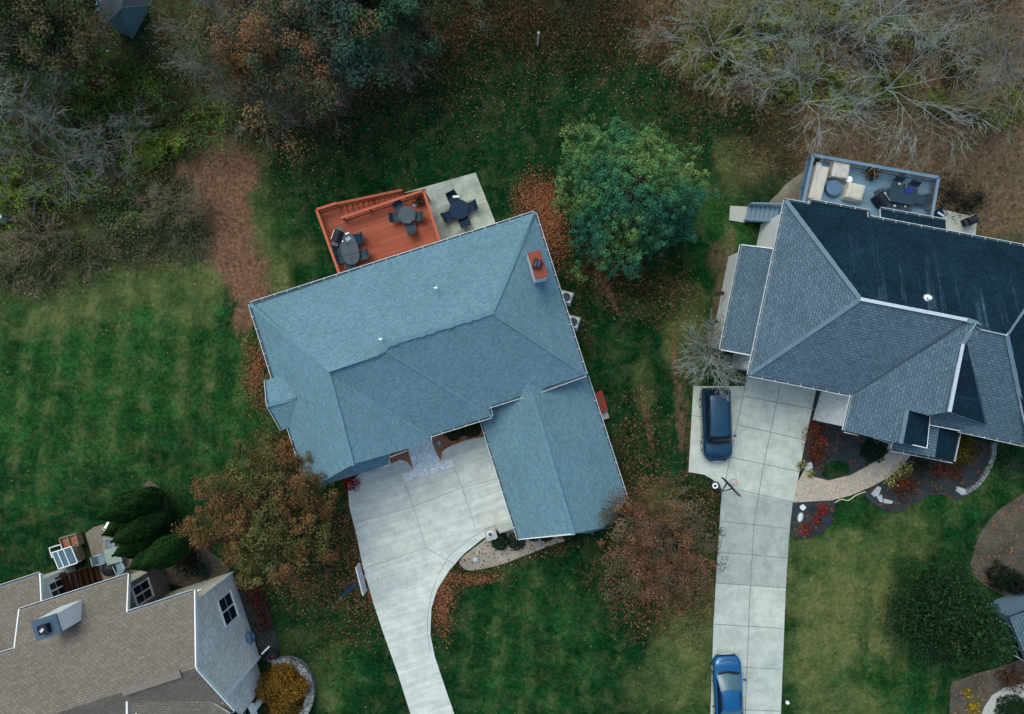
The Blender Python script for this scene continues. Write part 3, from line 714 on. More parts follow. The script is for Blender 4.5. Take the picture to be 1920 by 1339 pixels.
# lower side wing on the left
s0, s1, s2, s3 = P(1352, 656, 3.6), P(1391, 459, 3.6), P(1452, 467, 5.1), P(1416, 668, 5.1)
roof_face(b, [s0, s1, s2, s3], 0)
# low dark bay roof by the deck
roof_face(b, [P(1773, 414, 4.6), P(1651, 392, 4.6), P(1653, 420, 5.2), P(1774, 440, 5.2)], 1)
rroof = b.build('roof', [M['roof_slate'], M['roof_dark'], M['white']], rh)
for p, q in ((TL, AP), (BL, AP), (R2, KN), (KN, R3), (R4, P(1990, 475, H2)), (P(1822, 618, 8.6), F1), (q0, q3), (R4, P(1930, 836, 5.5))): 
    cb = MB(); ridge_caps(cb, p, q, .26, .28, .0); cb.build('ridge_cap', M['cap_slate'], rh)
boards('zinc_strip', M['zinc'], rh, [(p + Vector((0, 0, .09)), q + Vector((0, 0, .09)), .19, .03) for p, q in ((AP, R2), (R3, R4), (F1, F2))])
boards('valley_flashing', plain('dark_valley', (.04, .07, .1), .8), rh, [(R2, V0, .16, .03), (P(1815, 645, 8.07), P(1849, 797, 6.02), .12, .03)])
c2 = P(1690, 600, 5)
for p, q in ((TL, N2), (N2, N3), (N3, N4), (N4, N5), (N5, P(1990, 475, H2)), (TL, BL), (BL, V0), (V0, V1), (s0, s1), (P(1651, 392, 4.6), P(1773, 414, 4.6)), (P(1671, 842, 4.6), P(1787, 865, 4.5)), (P(1787, 865, 4.5), P(1798, 813, 4.5)), (P(1798, 807, 5.5), P(1990, 849, 5.5)), (V1, P(1610, 813, 5.3)), (P(1640, 818, 5.3), P(1672, 829, 5.4))):
    gut(rh, p, q, c2, tick=(p - q).length > 3)
boards('fascia', M['white'], rh, [(q1, q2, .05, .12), (q2, q2.lerp(q3, .55), .05, .1), (s0, s3, .05, .12), (s1, s2, .05, .12), (P(1743, 797, 5.6), P(1800, 808, 5.6), .05, .1)])
wl = inset([TL, N2, N4, N5, P(1995, 485, 5), P(1995, 845, 5), P(1800, 800, 5), P(1690, 800, 5), V1, V0, BL], .4)
walls('wall', rh, wl, 0, 5.4, M['white'])
b = MB(); f3 = P(1849, 797, 6.0) + Vector((0, .9, -.7)); V1_, F2_ = V1 + Vector((.5, .9, -.5)), F2 + Vector((0, .9, -.6))
b.face([V1_, F2_, Vector((F2_.x, F2_.y, 4.6)), Vector((V1_.x, V1_.y, 4.6))]); b.face([F2_, f3, Vector((f3.x, f3.y, 4.6)), Vector((F2_.x, F2_.y, 4.6))]); b.build('gable_wall', M['white'], rh)
b = MB(); sw = inset([s0, s1, s2 + Vector((.3, 0, 0)), s3 + Vector((.3, 0, 0))], .22); b.prism(sw, 0, 3.45); b.build('side_wing_wall', M['white'], rh)
# pale stone bay under the corner of the front eave
b = MB(); b.under = 0
sp = [P(1548, 731, 0), P(1546, 786, 0), P(1592, 795, 0), P(1592, 733, 0)]
so_ = [P(1549, 734, 0).xy, P(1543, 781, 0).xy, P(1583, 800, 5).xy, P(1600, 742, 5).xy]
for i in range(4):
    p, q = so_[i], so_[(i + 1) % 4]; L = (q - p).length
    b.face([(p.x, p.y, 0), (q.x, q.y, 0), (q.x, q.y, 5.0), (p.x, p.y, 5.0)][::-1], [(0, 0), (L, 0), (L, 5), (0, 5)][::-1])
b.build('stone_cladding', M['palestone'], rh)
b = MB(); b.beam(P(1541, 781, .1), P(1586, 797, .1), .12, .25); b.build('base_trim', M['white'], rh)
b = MB(); b.box(P(1545, 765, .6), (.1, .25, .2)); b.build('hose_bib', M['white'], rh)
b = MB(); b.lathe(P(1738, 559, 8.2), [(.22, -.2), (.2, .1), (.12, .16), (.12, .34)], 12); b.build('vent_cap', M['white'], rroof)
b = MB(); b.beam(P(1760, 597.5, 8.4), P(1764, 599, 8.4), .12, .06); b.build('vent_cap', M['white'], rroof)
# trim at the low wing
b = MB(); b.box(P(1397, 668, 1.6), (.5, .16, 3.2), R(-10)); b.box(P(1404, 680, 2.5), (.2, .6, 3.4), R(-10)); b.build('corner_trim', M['white'], rh)
b = MB(); b.box(P(1432, 437, 2.2), (.12, 1.3, 1.4), R(12)); b.build('window', M['glass'], rh) if 0 else None

# ================================================================== NEIGHBOUR BOTTOM LEFT (brown roof, stone gable)
c0 = P(435, 1072, 0); ev = Vector((.951, .309, 0)); nv = Vector((.309, -.951, 0))
def L3(a, bb, h): return c0 + ev * a + nv * bb + Vector((0, 0, h))
bh = thing('house', L3(-6, 4, 0), 'house with brown shingle roof and grey brick gable wall in the bottom left corner', 'house', 'houses on the street')
SL = .72; RB, RHt = 3.12, 8.95                      # ridge line position and height
def hr(bb): return RHt - SL * abs(bb - RB)
RA = .25
def rp(a, bb): return L3(a, bb, hr(bb))
b = MB(); b.under = 1
nb, nb2, sb = -.55, -2.5, 6.85
AL, AM = -10.9, -3.95
roof_face(b, [rp(RA, nb), rp(AM, nb), rp(AM, RB), rp(RA, RB)], 0)
roof_face(b, [rp(AM, nb2), rp(AL, nb2), rp(AL, RB), rp(AM, RB)], 0)
roof_face(b, [rp(AL, nb), rp(-22, nb), rp(-22, RB), rp(AL, RB)], 0)
roof_face(b, [rp(RA, sb), rp(-6.1, sb), rp(-4.0, RB), rp(RA, RB)], 0)
roof_face(b, [rp(-9, 9.2), rp(-22, 9.2), rp(-22, RB), rp(-4, RB), rp(-6.1, sb)], 0)
# left lower wing
def lw(a, bb): return L3(a, bb, 4.0 + .42 * (bb + 4.1))
roof_face(b, [lw(-9.65, -4.15), lw(-22, -4.15), lw(-22, 1), lw(-9.65, 1)], 0)
broof = b.build('roof', [M['roof_brown'], M['white']], bh)
# south lower roof (front wing), partly in frame
b = MB(); b.under = 1
roof_face(b, [L3(.55, 10.6, 5.0), L3(.55, 6.9, 5.0), L3(-2.3, 6.9, 6.9), L3(-2.3, 10.6, 6.9)], 0) if 0 else None
b.under = 0
b = MB(); b.beam(rp(-.6, RB) + Vector((0, 0, .06)), rp(-4.0, RB) + Vector((0, 0, .06)), .42, .07); b.build('ridge_vent', M['cap_brown'], bh)
cb2 = P(200, 1290, 5)
for p, q in ((rp(RA, nb), rp(AM, nb)), (rp(AM, nb2), rp(AL, nb2)), (rp(AL, nb), rp(-22, nb)), (lw(-9.65, -4.15), lw(-22, -4.15)), (rp(RA, sb), rp(-6, sb))): gut(bh, p, q, cb2, tick=False)
for p, q in ((rp(RA + .03, nb), rp(RA + .03, RB)), (rp(RA + .03, sb), rp(RA + .03, RB)), (rp(AM + .03, nb), rp(AM + .03, nb2)), (lw(-9.62, -4.15), lw(-9.62, -2.4)), (rp(AL + .0, nb), rp(AL, nb2))): boards('rake_board', M['white'], bh, [(p - Vector((0, 0, .1)), q - Vector((0, 0, .1)), .07, .26)])
def wallface(b, pts3, mi=0):
    p0 = pts3[0]; d = (pts3[1] - pts3[0]); d.z = 0; d.normalize()
    b.face(pts3, [((p - p0).dot(d), p.z) for p in pts3], mi)
b = MB(); WB = 6.05
wallface(b, [L3(0, 0, 0), L3(0, WB, 0), L3(0, WB, hr(WB) - .2), L3(0, RB, RHt - .2), L3(0, 0, hr(0) - .2)])
b.build('gable_wall', M['brickwall'], bh)
b = MB(); wallface(b, [L3(-4.3, -1.95, 0), L3(-4.3, 0, 0), L3(-4.3, 0, hr(0) - .2), L3(-4.3, -1.95, hr(-1.95) - .2)])
b.build('side_wall', M['brickwall2'], bh)
b = MB(); wallface(b, [L3(-4.3, 0, 0), L3(0, 0, 0), L3(0, 0, 6.2), L3(-4.3, 0, 6.2)][::-1]); wallface(b, [L3(-10.4, -1.95, 0), L3(-4.3, -1.95, 0), L3(-4.3, -1.95, 5.1), L3(-10.4, -1.95, 5.1)][::-1])
wallface(b, [L3(-22, -3.7, 0), L3(-9.9, -3.7, 0), L3(-9.9, -3.7, 3.9), L3(-22, -3.7, 3.9)][::-1])
for i in range(9): b.beam(L3(-4.3, -.02, .5 + i * .6), L3(0, -.02, .5 + i * .6), .03, .03)
b.build('rear_wall', M['siding'], bh)
b = MB(); wallface(b, [L3(-9.9, -3.7, 0), L3(-9.9, -1.9, 0), L3(-9.9, -1.9, 4.5), L3(-9.9, -3.7, 3.9)]); b.build('side_wall', M['white'], bh)
def window(parent, o, du, dv, nrm, wdt, hgt, nx_=2, ny_=2, frame='white'):
    """o = lower corner, du along the wall, dv up"""
    f = MB(); f.beam(o, o + du * wdt, .09, .09, up=nrm); f.beam(o + dv * hgt, o + du * wdt + dv * hgt, .09, .09, up=nrm)
    f.beam(o, o + dv * hgt, .09, .09, up=nrm); f.beam(o + du * wdt, o + du * wdt + dv * hgt, .09, .09, up=nrm)
    for i in range(1, nx_): f.beam(o + du * wdt * i / nx_, o + du * wdt * i / nx_ + dv * hgt, .045 if nx_ != 2 else .1, .05, up=nrm)
    for i in range(1, ny_): f.beam(o + dv * hgt * i / ny_, o + du * wdt + dv * hgt * i / ny_, .035, .04, up=nrm)
    fo = f.build('window', M[frame], parent)
    g = MB(); e = nrm * .015; g.face([o + e, o + du * wdt + e, o + du * wdt + dv * hgt + e, o + dv * hgt + e]); g.build('pane', M['glass'], fo)
    s = MB(); s.beam(o - dv * .08 - du * .08, o - dv * .08 + du * (wdt + .08), .16, .08, up=(0, 0, 1)); s.build('sill', M['white'], fo)
Z = Vector((0, 0, 1))
window(bh, L3(.03, .95, 1.35), nv, Z, ev, 1.7, 2.05)
window(bh, L3(-4.27, -1.6, 2.4), nv, Z, ev, 1.15, 2.0)
window(bh, L3(-9.87, -3.3, 1.8), nv, Z, ev, 1.0, 1.4)
window(bh, L3(-2.6, -.03, 3.6), ev, Z, -nv, 1.9, 1.6)
b = MB(); b.tube([L3(.02, 2.85, 7.85), L3(.1, 2.85, 7.85)], .32, 20); b.build('gable_vent', M['white'], bh)
boards('corner_board', M['white'], bh, [(L3(.03, WB - .05, 0), L3(.03, WB - .05, hr(WB)), .14, .12), (L3(.03, .05, 0), L3(.03, .05, hr(0) - .2), .1, .1)])
b = MB(); b.prism([L3(-21, .03, 0).xy, L3(-.03, .03, 0).xy, L3(-.03, WB - .03, 0).xy, L3(-21, WB - .03, 0).xy], 0, 6.1); b.prism([L3(-21, WB - .05, 0).xy, L3(-6.4, WB - .05, 0).xy, L3(-6.4, 8.8, 0).xy, L3(-21, 8.8, 0).xy], 0, 4.55); b.build('front_wall', M['siding'], bh)
# lower wing continuing past the corner
b = MB(); wallface(b, [L3(-.3, WB, 0), L3(-.3, 7.9, 0), L3(-.3, 7.9, 4.6), L3(-.3, WB, 5.6)]); b.build('front_wing_wall', M['brickwall'], bh)
b = MB(); b.under = 1; roof_face(b, [L3(-.1, 9.9, 3.0), L3(-.1, 7.9, 4.4), L3(-4.3, 7.9, 4.4), L3(-4.3, 9.9, 3.0)]); b.build('porch_roof', [M['roof_brown'], M['white']], bh)
b = MB()
for bb in (8.3, 9.7): b.box(L3(-.2, bb, 1.45), (.3, .3, 2.9), R(18))
b.beam(L3(-.2, 7.9, 3.0), L3(-.2, 9.9, 2.8), .25, .4); b.build('porch_post', M['white'], bh)
# cross gable at the front, blue-grey wall triangle
t0 = P(240, 1300, 7.6)
b = MB(); b.under = 1
roof_face(b, [P(240, 1345, 7.8), P(240, 1300, 7.9), P(330, 1291, 8.3), P(420, 1345, 7.4)][:0] or [P(240, 1420, 8.1), P(420, 1420, 6.6), P(430, 1338, 6.3), P(330, 1278, 8.35), P(262, 1288, 8.3), P(241, 1301, 8.2)], 0)
b.build('cross_roof', [plain('brown_shingle_plain', hx('#6e6b68'), .9) if 0 else M['roof_brown'], M['white']], bh)
b = MB(); b.beam(P(240, 1302, 8.3), P(240, 1420, 8.3), .1, .3); b.face([P(241, 1310, 8.25), P(260, 1345, 8.2), P(241, 1345, 8.25)]); b.build('rake_board', M['white'], bh)
b = MB(); b.lathe(P(201, 1313, 7.4), [(.09, -.1), (.09, .3)], 10); b.build('vent_pipe', M['white'], broof)
# chimney, white chase with blue-grey cap
b = MB(); pts = [L3(-6.8, -2.0, 0), L3(-6.8, -.95, 0), L3(-8.2, -.95, 0), L3(-8.2, -2.0, 0)]
b.prism([p.xy for p in pts], 5.0, 8.0); cho = b.build('chimney', M['white'], bh)
b = MB(); b.prism([p.xy for p in inset([v for v in pts], -.05)], 8.0, 8.1); b.build('chimney_cap', plain('rusty_metal_cap', (.06, .1, .15), .6, var=.6, sc=2), cho)
b = MB(); b.box(L3(-7.5, -1.45, 8.3), (.55, .5, .35), R(18)); b.box(L3(-7.5, -1.45, 8.5), (.25, .15, .06), R(50), 1); b.build('flue', [M['black'], M['zinc']], cho)

# ================================================================== sliver of a house at the right edge
eh = thing('house', P(1960, 1210, 0), 'corner of a house with pale roof and blue-framed window at the right edge', 'house', 'houses on the street')
b = MB(); b.under = 1
roof_face(b, [P(1892, 1158, 3.4), P(1935, 1262, 3.4), P(2150, 1180, 5), P(2110, 1075, 5)]); b.build('roof', [M['roof_slate'], M['dkmetal']], eh)
ww = inset([P(1892, 1158, 3.4), P(1935, 1262, 3.4), P(2150, 1180, 3.4), P(2110, 1075, 3.4)], .4)
walls('wall', eh, ww, 0, 3.3, M['rail_grey'])
p, q = P(1884, 1190, 0).lerp(P(1884, 1190, 0), 0), None
d = (Vector(ww[1]).to_3d() - Vector(ww[0]).to_3d()).normalized(); nn = Vector((-abs(d.y), d.x if d.y < 0 else -d.x, 0)).normalized()
if nn.x > 0: nn = -nn
window(eh, Vector(ww[0]).to_3d() + d * .8 + Vector((0, 0, .9)) + nn * .03, d, Z, nn, 2.4, 1.6, 3, 2)
b = MB(); b.prism([P(1889, 1142, .5).xy, P(1915, 1118, .5).xy, P(1990, 1100, .5).xy, P(1990, 1145, .5).xy, P(1892, 1155, .5).xy], 0, .5); b.build('porch_slab', M['paver'], eh)

# ================================================================== garden shed, top left
sh = thing('garden_shed', P(240, 30, 0), 'blue-grey garden shed half hidden among trees at the top left', 'shed')
b = MB(); b.under = 1
roof_face(b, [P(180, 60, 3), P(190, -20, 3), P(238, -15, 4.2), P(226, 13, 4.2)] ); roof_face(b, [P(280, 8, 3.0), P(300, -60, 3), P(250, -60, 4.2), P(227, 12, 4.2)]); 
b.build('roof', [plain('dark_shed_roof', (.07, .09, .1), .9), M['zinc']], sh)
b = MB(); q = [P(224, 62, .05), P(249, 73, .05), P(279, 10, 2.6), P(262, -1, 3.2), P(238, 0, 4.0), P(227, 12, 4.0)]
cor = [P(225, 62, 0), P(250, 73, 0), P(278, 22, 0), P(258, -30, 0), P(215, -10, 0)]
b.prism([c.xy for c in cor], 0, 2.9); b.face([P(226, 13, 3.9), P(225, 62, 0.2), P(249, 73, .2), P(279, 10, 2.9)]); b.build('wall', plain('shed_siding', (.15, .27, .3), .7, var=.1), sh)
# ================================================================== DECKS
def railing(name, parent, p, q, mat, zf, h=.95, cap=(.16, .05), post=.11, bal=.13, balmat=None):
    """p, q world points at deck-floor level of each end"""
    p, q = Vector(p), Vector(q); b = MB(); d = q - p; L = Vector((d.x, d.y, 0)).length; up = Vector((0, 0, 1))
    b.beam(p + up * h, q + up * h, cap[0], cap[1]); b.beam(p + up * (h - .12), q + up * (h - .12), .045, .09); b.beam(p + up * .1, q + up * .1, .045, .09)
    k = max(1, int(L / 1.7))
    for i in range(k + 1): c = p + d * i / k; b.box(c + up * (h / 2 - .02), (post, post, h), math.atan2(d.y, d.x))
    k = int(L / bal)
    for i in range(1, k): c = p + d * i / k; b.box(c + up * (h / 2), (.035, .035, h - .15), math.atan2(d.y, d.x))
    return b.build(name, mat, parent)
def stairs(name, parent, top, bot, side, n, z0, z1, mat, matrail, wdt):
    """top, bot: centre line points; side: unit vector across"""
    b = MB(); t, q = Vector(top), Vector(bot); d = (q - t); L = Vector((d.x, d.y, 0)).length; dh = Vector((d.x, d.y, 0)).normalized(); a = math.atan2(d.y, d.x)
    st = MB()
    for i in range(n):
        c = t + d * (i + .5) / n; z = z0 + (z1 - z0) * (i + .6) / n
        st.box((c.x, c.y, z), (L / n * 1.08, wdt, .045), a); st.box((c.x + dh.x * -L / n / 2, c.y + dh.y * -L / n / 2, z + .0), (.02, wdt, abs(z1 - z0) / n), a)
    for sgn in (-1, 1):
        o = side * sgn * wdt / 2
        st.beam(Vector((t.x, t.y, z0 - .12)) + o, Vector((q.x, q.y, z1 - .12)) + o, .05, .26)
    so2 = st.build(name, mat, parent)
    return so2
DH = 2.0
rdk = thing('wooden_deck', P(710, 440, 0), 'rust-red raised deck with railing and side stairs behind the blue-roofed house', 'deck')
dz = DH
c_tl, c_tr = P(593, 393, dz + .95), P(794, 357, dz + .95)
c_bl, c_br = P(637, 516, dz + .95), P(825, 454, dz + .95)
n1 = P(631, 381, dz + .95)
fl = [v.xy for v in (c_tl, n1, P(641, 408, dz + .95), c_tr, c_br + (c_br - c_tr) * .12, c_bl + (c_bl - c_tl) * .12)]
b = MB(); b.prism(fl, dz - .2, dz, 0, 1); b.build('deck_floor', [M['deck_red'], M['rail_red']], rdk)
def rl(p): return Vector((p.x, p.y, dz))
for p, q in ((c_tl, n1), (c_tl, c_bl + (c_bl - c_tl) * .1), (P(641, 408, dz + .95), c_tr), (c_tr, c_br + (c_br - c_tr) * .1)): railing('railing', rdk, rl(p), rl(q), M['rail_red'], dz)
st_t = (n1 + P(641, 408, dz + .95)) / 2; dd = (c_tr - P(641, 408, dz + .95)).normalized(); dd.z = 0; dd.normalize(); sdv = Vector((-dd.y, dd.x, 0))
st_w = (n1 - P(641, 408, dz + .95)).length - .12
stairs('stairs', rdk, st_t, st_t + dd * 4.0, sdv, 12, dz, .1, M['rail_red'], M['rail_red'], st_w)
o = sdv * (st_w / 2 + .02)
railing('stair_railing', rdk, Vector((st_t.x, st_t.y, dz)) + o, Vector((st_t.x, st_t.y, .1)) + o + dd * 4.0, M['rail_red'], dz)
railing('stair_railing', rdk, rl(n1), rl(P(641, 408, dz + .95)) , M['rail_red'], dz, post=.09) if 0 else None
for v in (c_tl, c_tr, n1):
    b = MB(); b.box((v.x, v.y, dz / 2), (.14, .14, dz)); b.build('post', M['rail_red'], rdk)

GH = 2.6
gdk = thing('wooden_deck', P(1640, 350, 0), 'blue-grey raised deck with railing and side stairs behind the dark slate-roofed house', 'deck')
e_tl, e_tr, e_bl, e_br = P(1525, 291, GH + .95), P(1760, 333, GH + .95), P(1507, 376, GH + .95), P(1746, 412, GH + .95)
fl = [v.xy for v in (e_tl, e_tr, e_br + (e_br - e_tr) * .5, e_bl + (e_bl - e_tl) * .4)]
b = MB(); b.prism(fl, GH - .2, GH, 0, 1); b.build('deck_floor', [M['deck_grey'], M['rail_grey']], gdk)
gl = lambda p: Vector((p.x, p.y, GH))
for p, q in ((e_tl, e_tr), (e_tl, e_bl + (e_bl - e_tl) * .3), (e_tr, e_br + (e_br - e_tr) * .4)): railing('railing', gdk, gl(p), gl(q), M['rail_grey'], GH, cap=(.19, .05))
for v in (e_tl.lerp(e_br, .2), e_tr.lerp(e_bl, .2)):
    b = MB(); b.box((v.x, v.y, GH / 2), (.15, .15, GH)); b.build('post', M['rail_grey'], gdk)
t_ = P(1478, 403, 2.4); q_ = P(1400, 400, .1); dd2 = (q_ - t_); dd2.z = 0; dd2.normalize(); sd2 = Vector((-dd2.y, dd2.x, 0))
stairs('stairs', gdk, t_, q_, sd2, 9, 2.4, .1, M['rail_grey'], M['rail_grey'], .95)
for s_ in (-1, 1): railing('stair_railing', gdk, t_ + sd2 * s_ * .55, q_ + sd2 * s_ * .55, M['rail_grey'], GH, h=.75, cap=(.12, .05))
b = MB(); b.prism([P(1465, 380, 2.5).xy, P(1530, 385, 2.5).xy, P(1530, 410, 2.5).xy, P(1465, 415, 2.5).xy], 2.3, 2.5); b.build('landing', M['deck_grey'], gdk)

bst = thing('wooden_stairs', P(155, 1085, 0), 'dark brown wooden stairs going down beside the white door wall of the brown-roofed house', 'stairs')
t_ = P(123, 1098, 1.9); q_ = P(186, 1074, .15); ddx = (q_ - t_); ddx.z = 0; ddx.normalize(); sdx = Vector((-ddx.y, ddx.x, 0))
stairs('steps', bst, t_, q_, sdx, 6, 1.9, .15, M['brown_dk'], M['brown_dk'], 1.25)
for s_ in (-1, 1): railing('railing', bst, t_ + sdx * s_ * .68, q_ + sdx * s_ * .68, M['brown_dk'], 2, h=.8, cap=(.1, .05))
b = MB(); c = L3(-9.75, -2.9, 1.8); b.box(c, (.5, 1.4, .12), R(18)); b.build('landing', M['brown_dk'], bst)

# ================================================================== FURNITURE
def make_chair(name, label, group, mat, fmat, w_=.56, arms=True, hb=.92, high=False):
    """local: faces +Y (towards the table)"""
    t = thing(name, (0, 0, 0), label, 'chair', group)
    b = MB()
    vs = [(-w_ / 2, -.25, .44), (w_ / 2, -.25, .44), (w_ / 2 * .96, .26, .47), (-w_ / 2 * .96, .26, .47)]
    b.prism([Vector(v).xy for v in vs], .42, .47); b.build('seat', mat, t, local=True, bevel=.015)
    b = MB(); b.beam((0, -.26, .5), (0, -.42, hb), w_ * .94, .05, up=(0, 1, .3)); b.build('backrest', mat, t, local=True)
    for x in (-w_ / 2, w_ / 2):
        for y0, y1 in ((.25, .27), (-.26, -.3)):
            b = MB(); b.tube([(x, y0, .46), (x * 1.06, y1, 0)], .016, 6); b.build('leg', fmat, t, local=True)
        if arms:
            b = MB(); b.tube([(x, -.36, .72), (x * 1.04, -.1, .68), (x * 1.04, .24, .66), (x * 1.03, .27, .47)], .02, 6); b.build('armrest', fmat, t, local=True)
    b = MB(); b.tube([(-w_ / 2, -.26, .46), (-w_ / 2, -.44, hb + .02), (w_ / 2, -.44, hb + .02), (w_ / 2, -.26, .46)], .016, 6); b.build('back_frame', fmat, t, local=True)
    return t
def round_table(name, loc, r, label, mat, fmat, n=24, cross=True, group=None, h=.72, rz=0):
    t = thing(name, loc, label, 'table', group, rz)
    b = MB(); b.lathe((0, 0, h), [(r * .97, -.03), (r, -.015), (r, 0), (r * .9, .008)], n); b.build('tabletop', mat, t, local=True, smooth=False)
    b = MB(); prev = None
    for i in range(n + 1):
        a = 2 * math.pi * i / n; c = Vector((math.cos(a) * r, math.sin(a) * r, h + .005))
        if prev: b.beam(prev, c, .04, .04)
        prev = c
    if cross:
        for a in (0, math.pi / 2): b.beam((-math.cos(a) * r, -math.sin(a) * r, h + .02), (math.cos(a) * r, math.sin(a) * r, h + .02), .035, .015)
    b.build('table_frame', fmat, t, local=True)
    for k in range(4):
        a = math.pi / 4 + k * math.pi / 2; b = MB(); b.tube([(math.cos(a) * r * .6, math.sin(a) * r * .6, h - .03), (math.cos(a) * r * .75, math.sin(a) * r * .75, 0)], .02, 6); b.build('leg', fmat, t, local=True)
    return t
def face_to(p, c): d = Vector(c) - Vector(p); return math.atan2(d.y, d.x) - math.pi / 2
def put_chairs(proto, first, centre, pts, labels, z, group):
    for i, ((x, y), lb) in enumerate(zip(pts, labels)):
        p = P(x, y, z + .6); p.z = z; cc_ = P(*centre, z + .6); cc_.z = z
        rz = face_to(p, cc_)
        if i == 0 and first: proto.location = p; proto.rotation_euler.z = rz; proto['label'] = lb; proto['group'] = group
        else: dup(proto, p, rz, lb, group)
slate = M['slategrey']
chA = make_chair('patio_chair', 'x', 'g', slate, M['dkmetal'], .6)
l4 = ['grey mesh chair at round red-deck table, %s' % s for s in ('on the side nearest the railing', 'on the left of the table', 'on the right of the table', 'pulled back on house side')]
put_chairs(chA, True, (763, 404), [(750, 389), (743, 407), (781, 405), (770, 427)], l4, DH, 'chairs at the round table on the red deck')
round_table('patio_table', P(763, 403, DH + .7) - Vector((0, 0, .7)), .56, 'round smoked-glass patio table on the red deck with four chairs', M['tableglass'], M['dkmetal'], 8, rz=R(20))
# oval dining table
oc = P(655, 467, DH + .72); oc.z = DH
ot = thing('dining_table', oc, 'long oval smoked-glass dining table on the red deck with books and cups on it', 'table', rz=R(15))
def oval(rx, ry, n=28): return [Vector((math.copysign(abs(math.cos(a)) ** .75, math.cos(a)) * rx, math.copysign(abs(math.sin(a)) ** .85, math.sin(a)) * ry)) for a in [2 * math.pi * i / n for i in range(n)]]
b = MB(); b.prism(oval(.56, .98), .7, .72); b.build('tabletop', M['tableglass'], ot, local=True)
b = MB(); ov = oval(.57, 1.0)
for i in range(len(ov)): b.beam(ov[i].to_3d() + Vector((0, 0, .725)), ov[(i + 1) % len(ov)].to_3d() + Vector((0, 0, .725)), .05, .04)
b.beam((0, -.98, .73), (0, .98, .73), .03, .02); b.beam((-.56, -.33, .73), (.56, -.33, .73), .03, .02); b.beam((-.56, .33, .73), (.56, .33, .73), .03, .02)
b.build('table_frame', M['slategrey'], ot, local=True)
for x in (-.4, .4):
    for y in (-.7, .7): b = MB(); b.tube([(x, y, .7), (x * 1.1, y * 1.1, 0)], .02, 6); b.build('leg', M['dkmetal'], ot, local=True)
g6 = 'chairs at the oval table on the red deck'
for (x, y, rz, lb) in ((638, 468, -75, 'grey chair on the railing side of the oval table, nearer the grill'), (641, 483, -75, 'grey chair on the railing side of the oval table, nearer the house'), (680, 478, 105, 'grey chair drawn out on the open deck side of the oval table'), (656, 498, 15, 'grey chair at the house end of the oval table')):
    p = P(x, y, DH + .6); p.z = DH; dup(chA, p, R(rz), lb, g6)
chD = make_chair('patio_chair', 'dark navy chair with a tall back beside the grill end of the oval table', g6, M['navy'], M['dkmetal'], .62)
chD.location = P(669, 447, DH + .6); chD.location.z = DH; chD.rotation_euler.z = R(100)
def grill(loc, rz, label, w_=1.0, covered=True, group='gas grills and smokers'):
    t = thing('grill', loc, label, 'grill', group, rz)
    b = MB(); b.box((0, 0, .42), (w_ * .55, .5, .8)); b.build('cabinet', M['black'], t, local=True, bevel=.04)
    b = MB(); pr = [(.0, .02), (.25, .0), (.25, .3), (.12, .42)]
    vs = []; n = 8
    for x in (-w_ * .3, w_ * .3):
        for k in range(n + 1): a = math.pi * k / n; vs.append((x, math.cos(a) * .27, .82 + math.sin(a) * .28))
    fs = [(k, k + 1, n + 2 + k, n + 1 + k) for k in range(n)] + [tuple(range(n + 1)), tuple(range(n + 1, 2 * n + 2))[::-1]]
    b.mesh(vs, fs); b.build('lid', M['black'], t, local=True, smooth=False)
    for s_ in (-1, 1): b = MB(); b.box((s_ * w_ * .4, 0, .8), (w_ * .2, .42, .05)); b.build('side_shelf', M['dkmetal'], t, local=True)
    b = MB(); b.tube([(-w_ * .25, .3, .92), (w_ * .25, .3, .92)], .018, 6); b.build('handle', M['zinc'], t, local=True)
    return t
p = P(633, 443, DH + .8); p.z = DH; grill(p, R(70), 'black grill against the railing of the red deck at the head of the oval table', 1.25)
def book(p, size, rz, mat, name, label, cat):
    b = MB(); b.box((0, 0, size[2] / 2), size); o = b.build(name, mat, None, bevel=.004); o.location = p; o.rotation_euler.z = rz; tag(o, label, cat); return o
book(P(653, 448, DH + .74) , (.32, .24, .03), R(35), plain('pale_book', (.3, .38, .45), .6, var=.1), 'book', 'pale grey book lying on the oval glass table', 'book')
book(P(651, 438, DH + .75), (.26, .1, .05), R(20), M['white'], 'tray', 'small white tray at the grill end of the oval glass table', 'tray')
t = thing('cup', P(643, 453, DH + .74), 'small white cup on the oval glass table beside the book', 'cup'); b = MB(); b.lathe((0, 0, 0), [(.035, 0), (.05, .09)], 12); b.build('body', M['white'], t, local=True); b = MB(); b.tube([(.05, 0, .07), (.08, 0, .05), (.045, 0, .02)], .008, 6); b.build('handle', M['white'], t, local=True)
t = thing('cup', P(636, 443, DH + .86), 'white mug standing on the side shelf of the black grill', 'cup'); b = MB(); b.lathe((0, 0, 0), [(.06, 0), (.07, .1)], 12); b.build('body', M['white'], t, local=True); b = MB(); b.tube([(.06, 0, .08), (.11, 0, .05), (.06, 0, .02)], .012, 6); b.build('handle', M['white'], t, local=True)
# concrete patio set
chN = make_chair('patio_chair', 'x', 'g', M['navy'], M['black'], .66)
lp = ['navy chair at round concrete-patio table, %s' % s for s in ('lawn side, white towel on its back', 'on the right-hand side', 'on the left-hand side', 'on the side nearest the house')]
put_chairs(chN, True, (861, 393), [(850, 372), (882, 387), (841, 404), (870, 414)], lp, .05, 'navy chairs on the concrete patio')
round_table('patio_table', P(861, 393, .7) - Vector((0, 0, .65)), .63, 'round navy-covered table on the concrete patio beside the red deck', M['navy'], M['black'], 20, False)
b = MB(); p = P(849, 369, .9); b.beam(p, p + Vector((.42, .03, 0)), .14, .03); o = b.build('towel', M['white']); tag(o, 'folded white towel on the back of a navy patio chair', 'towel')
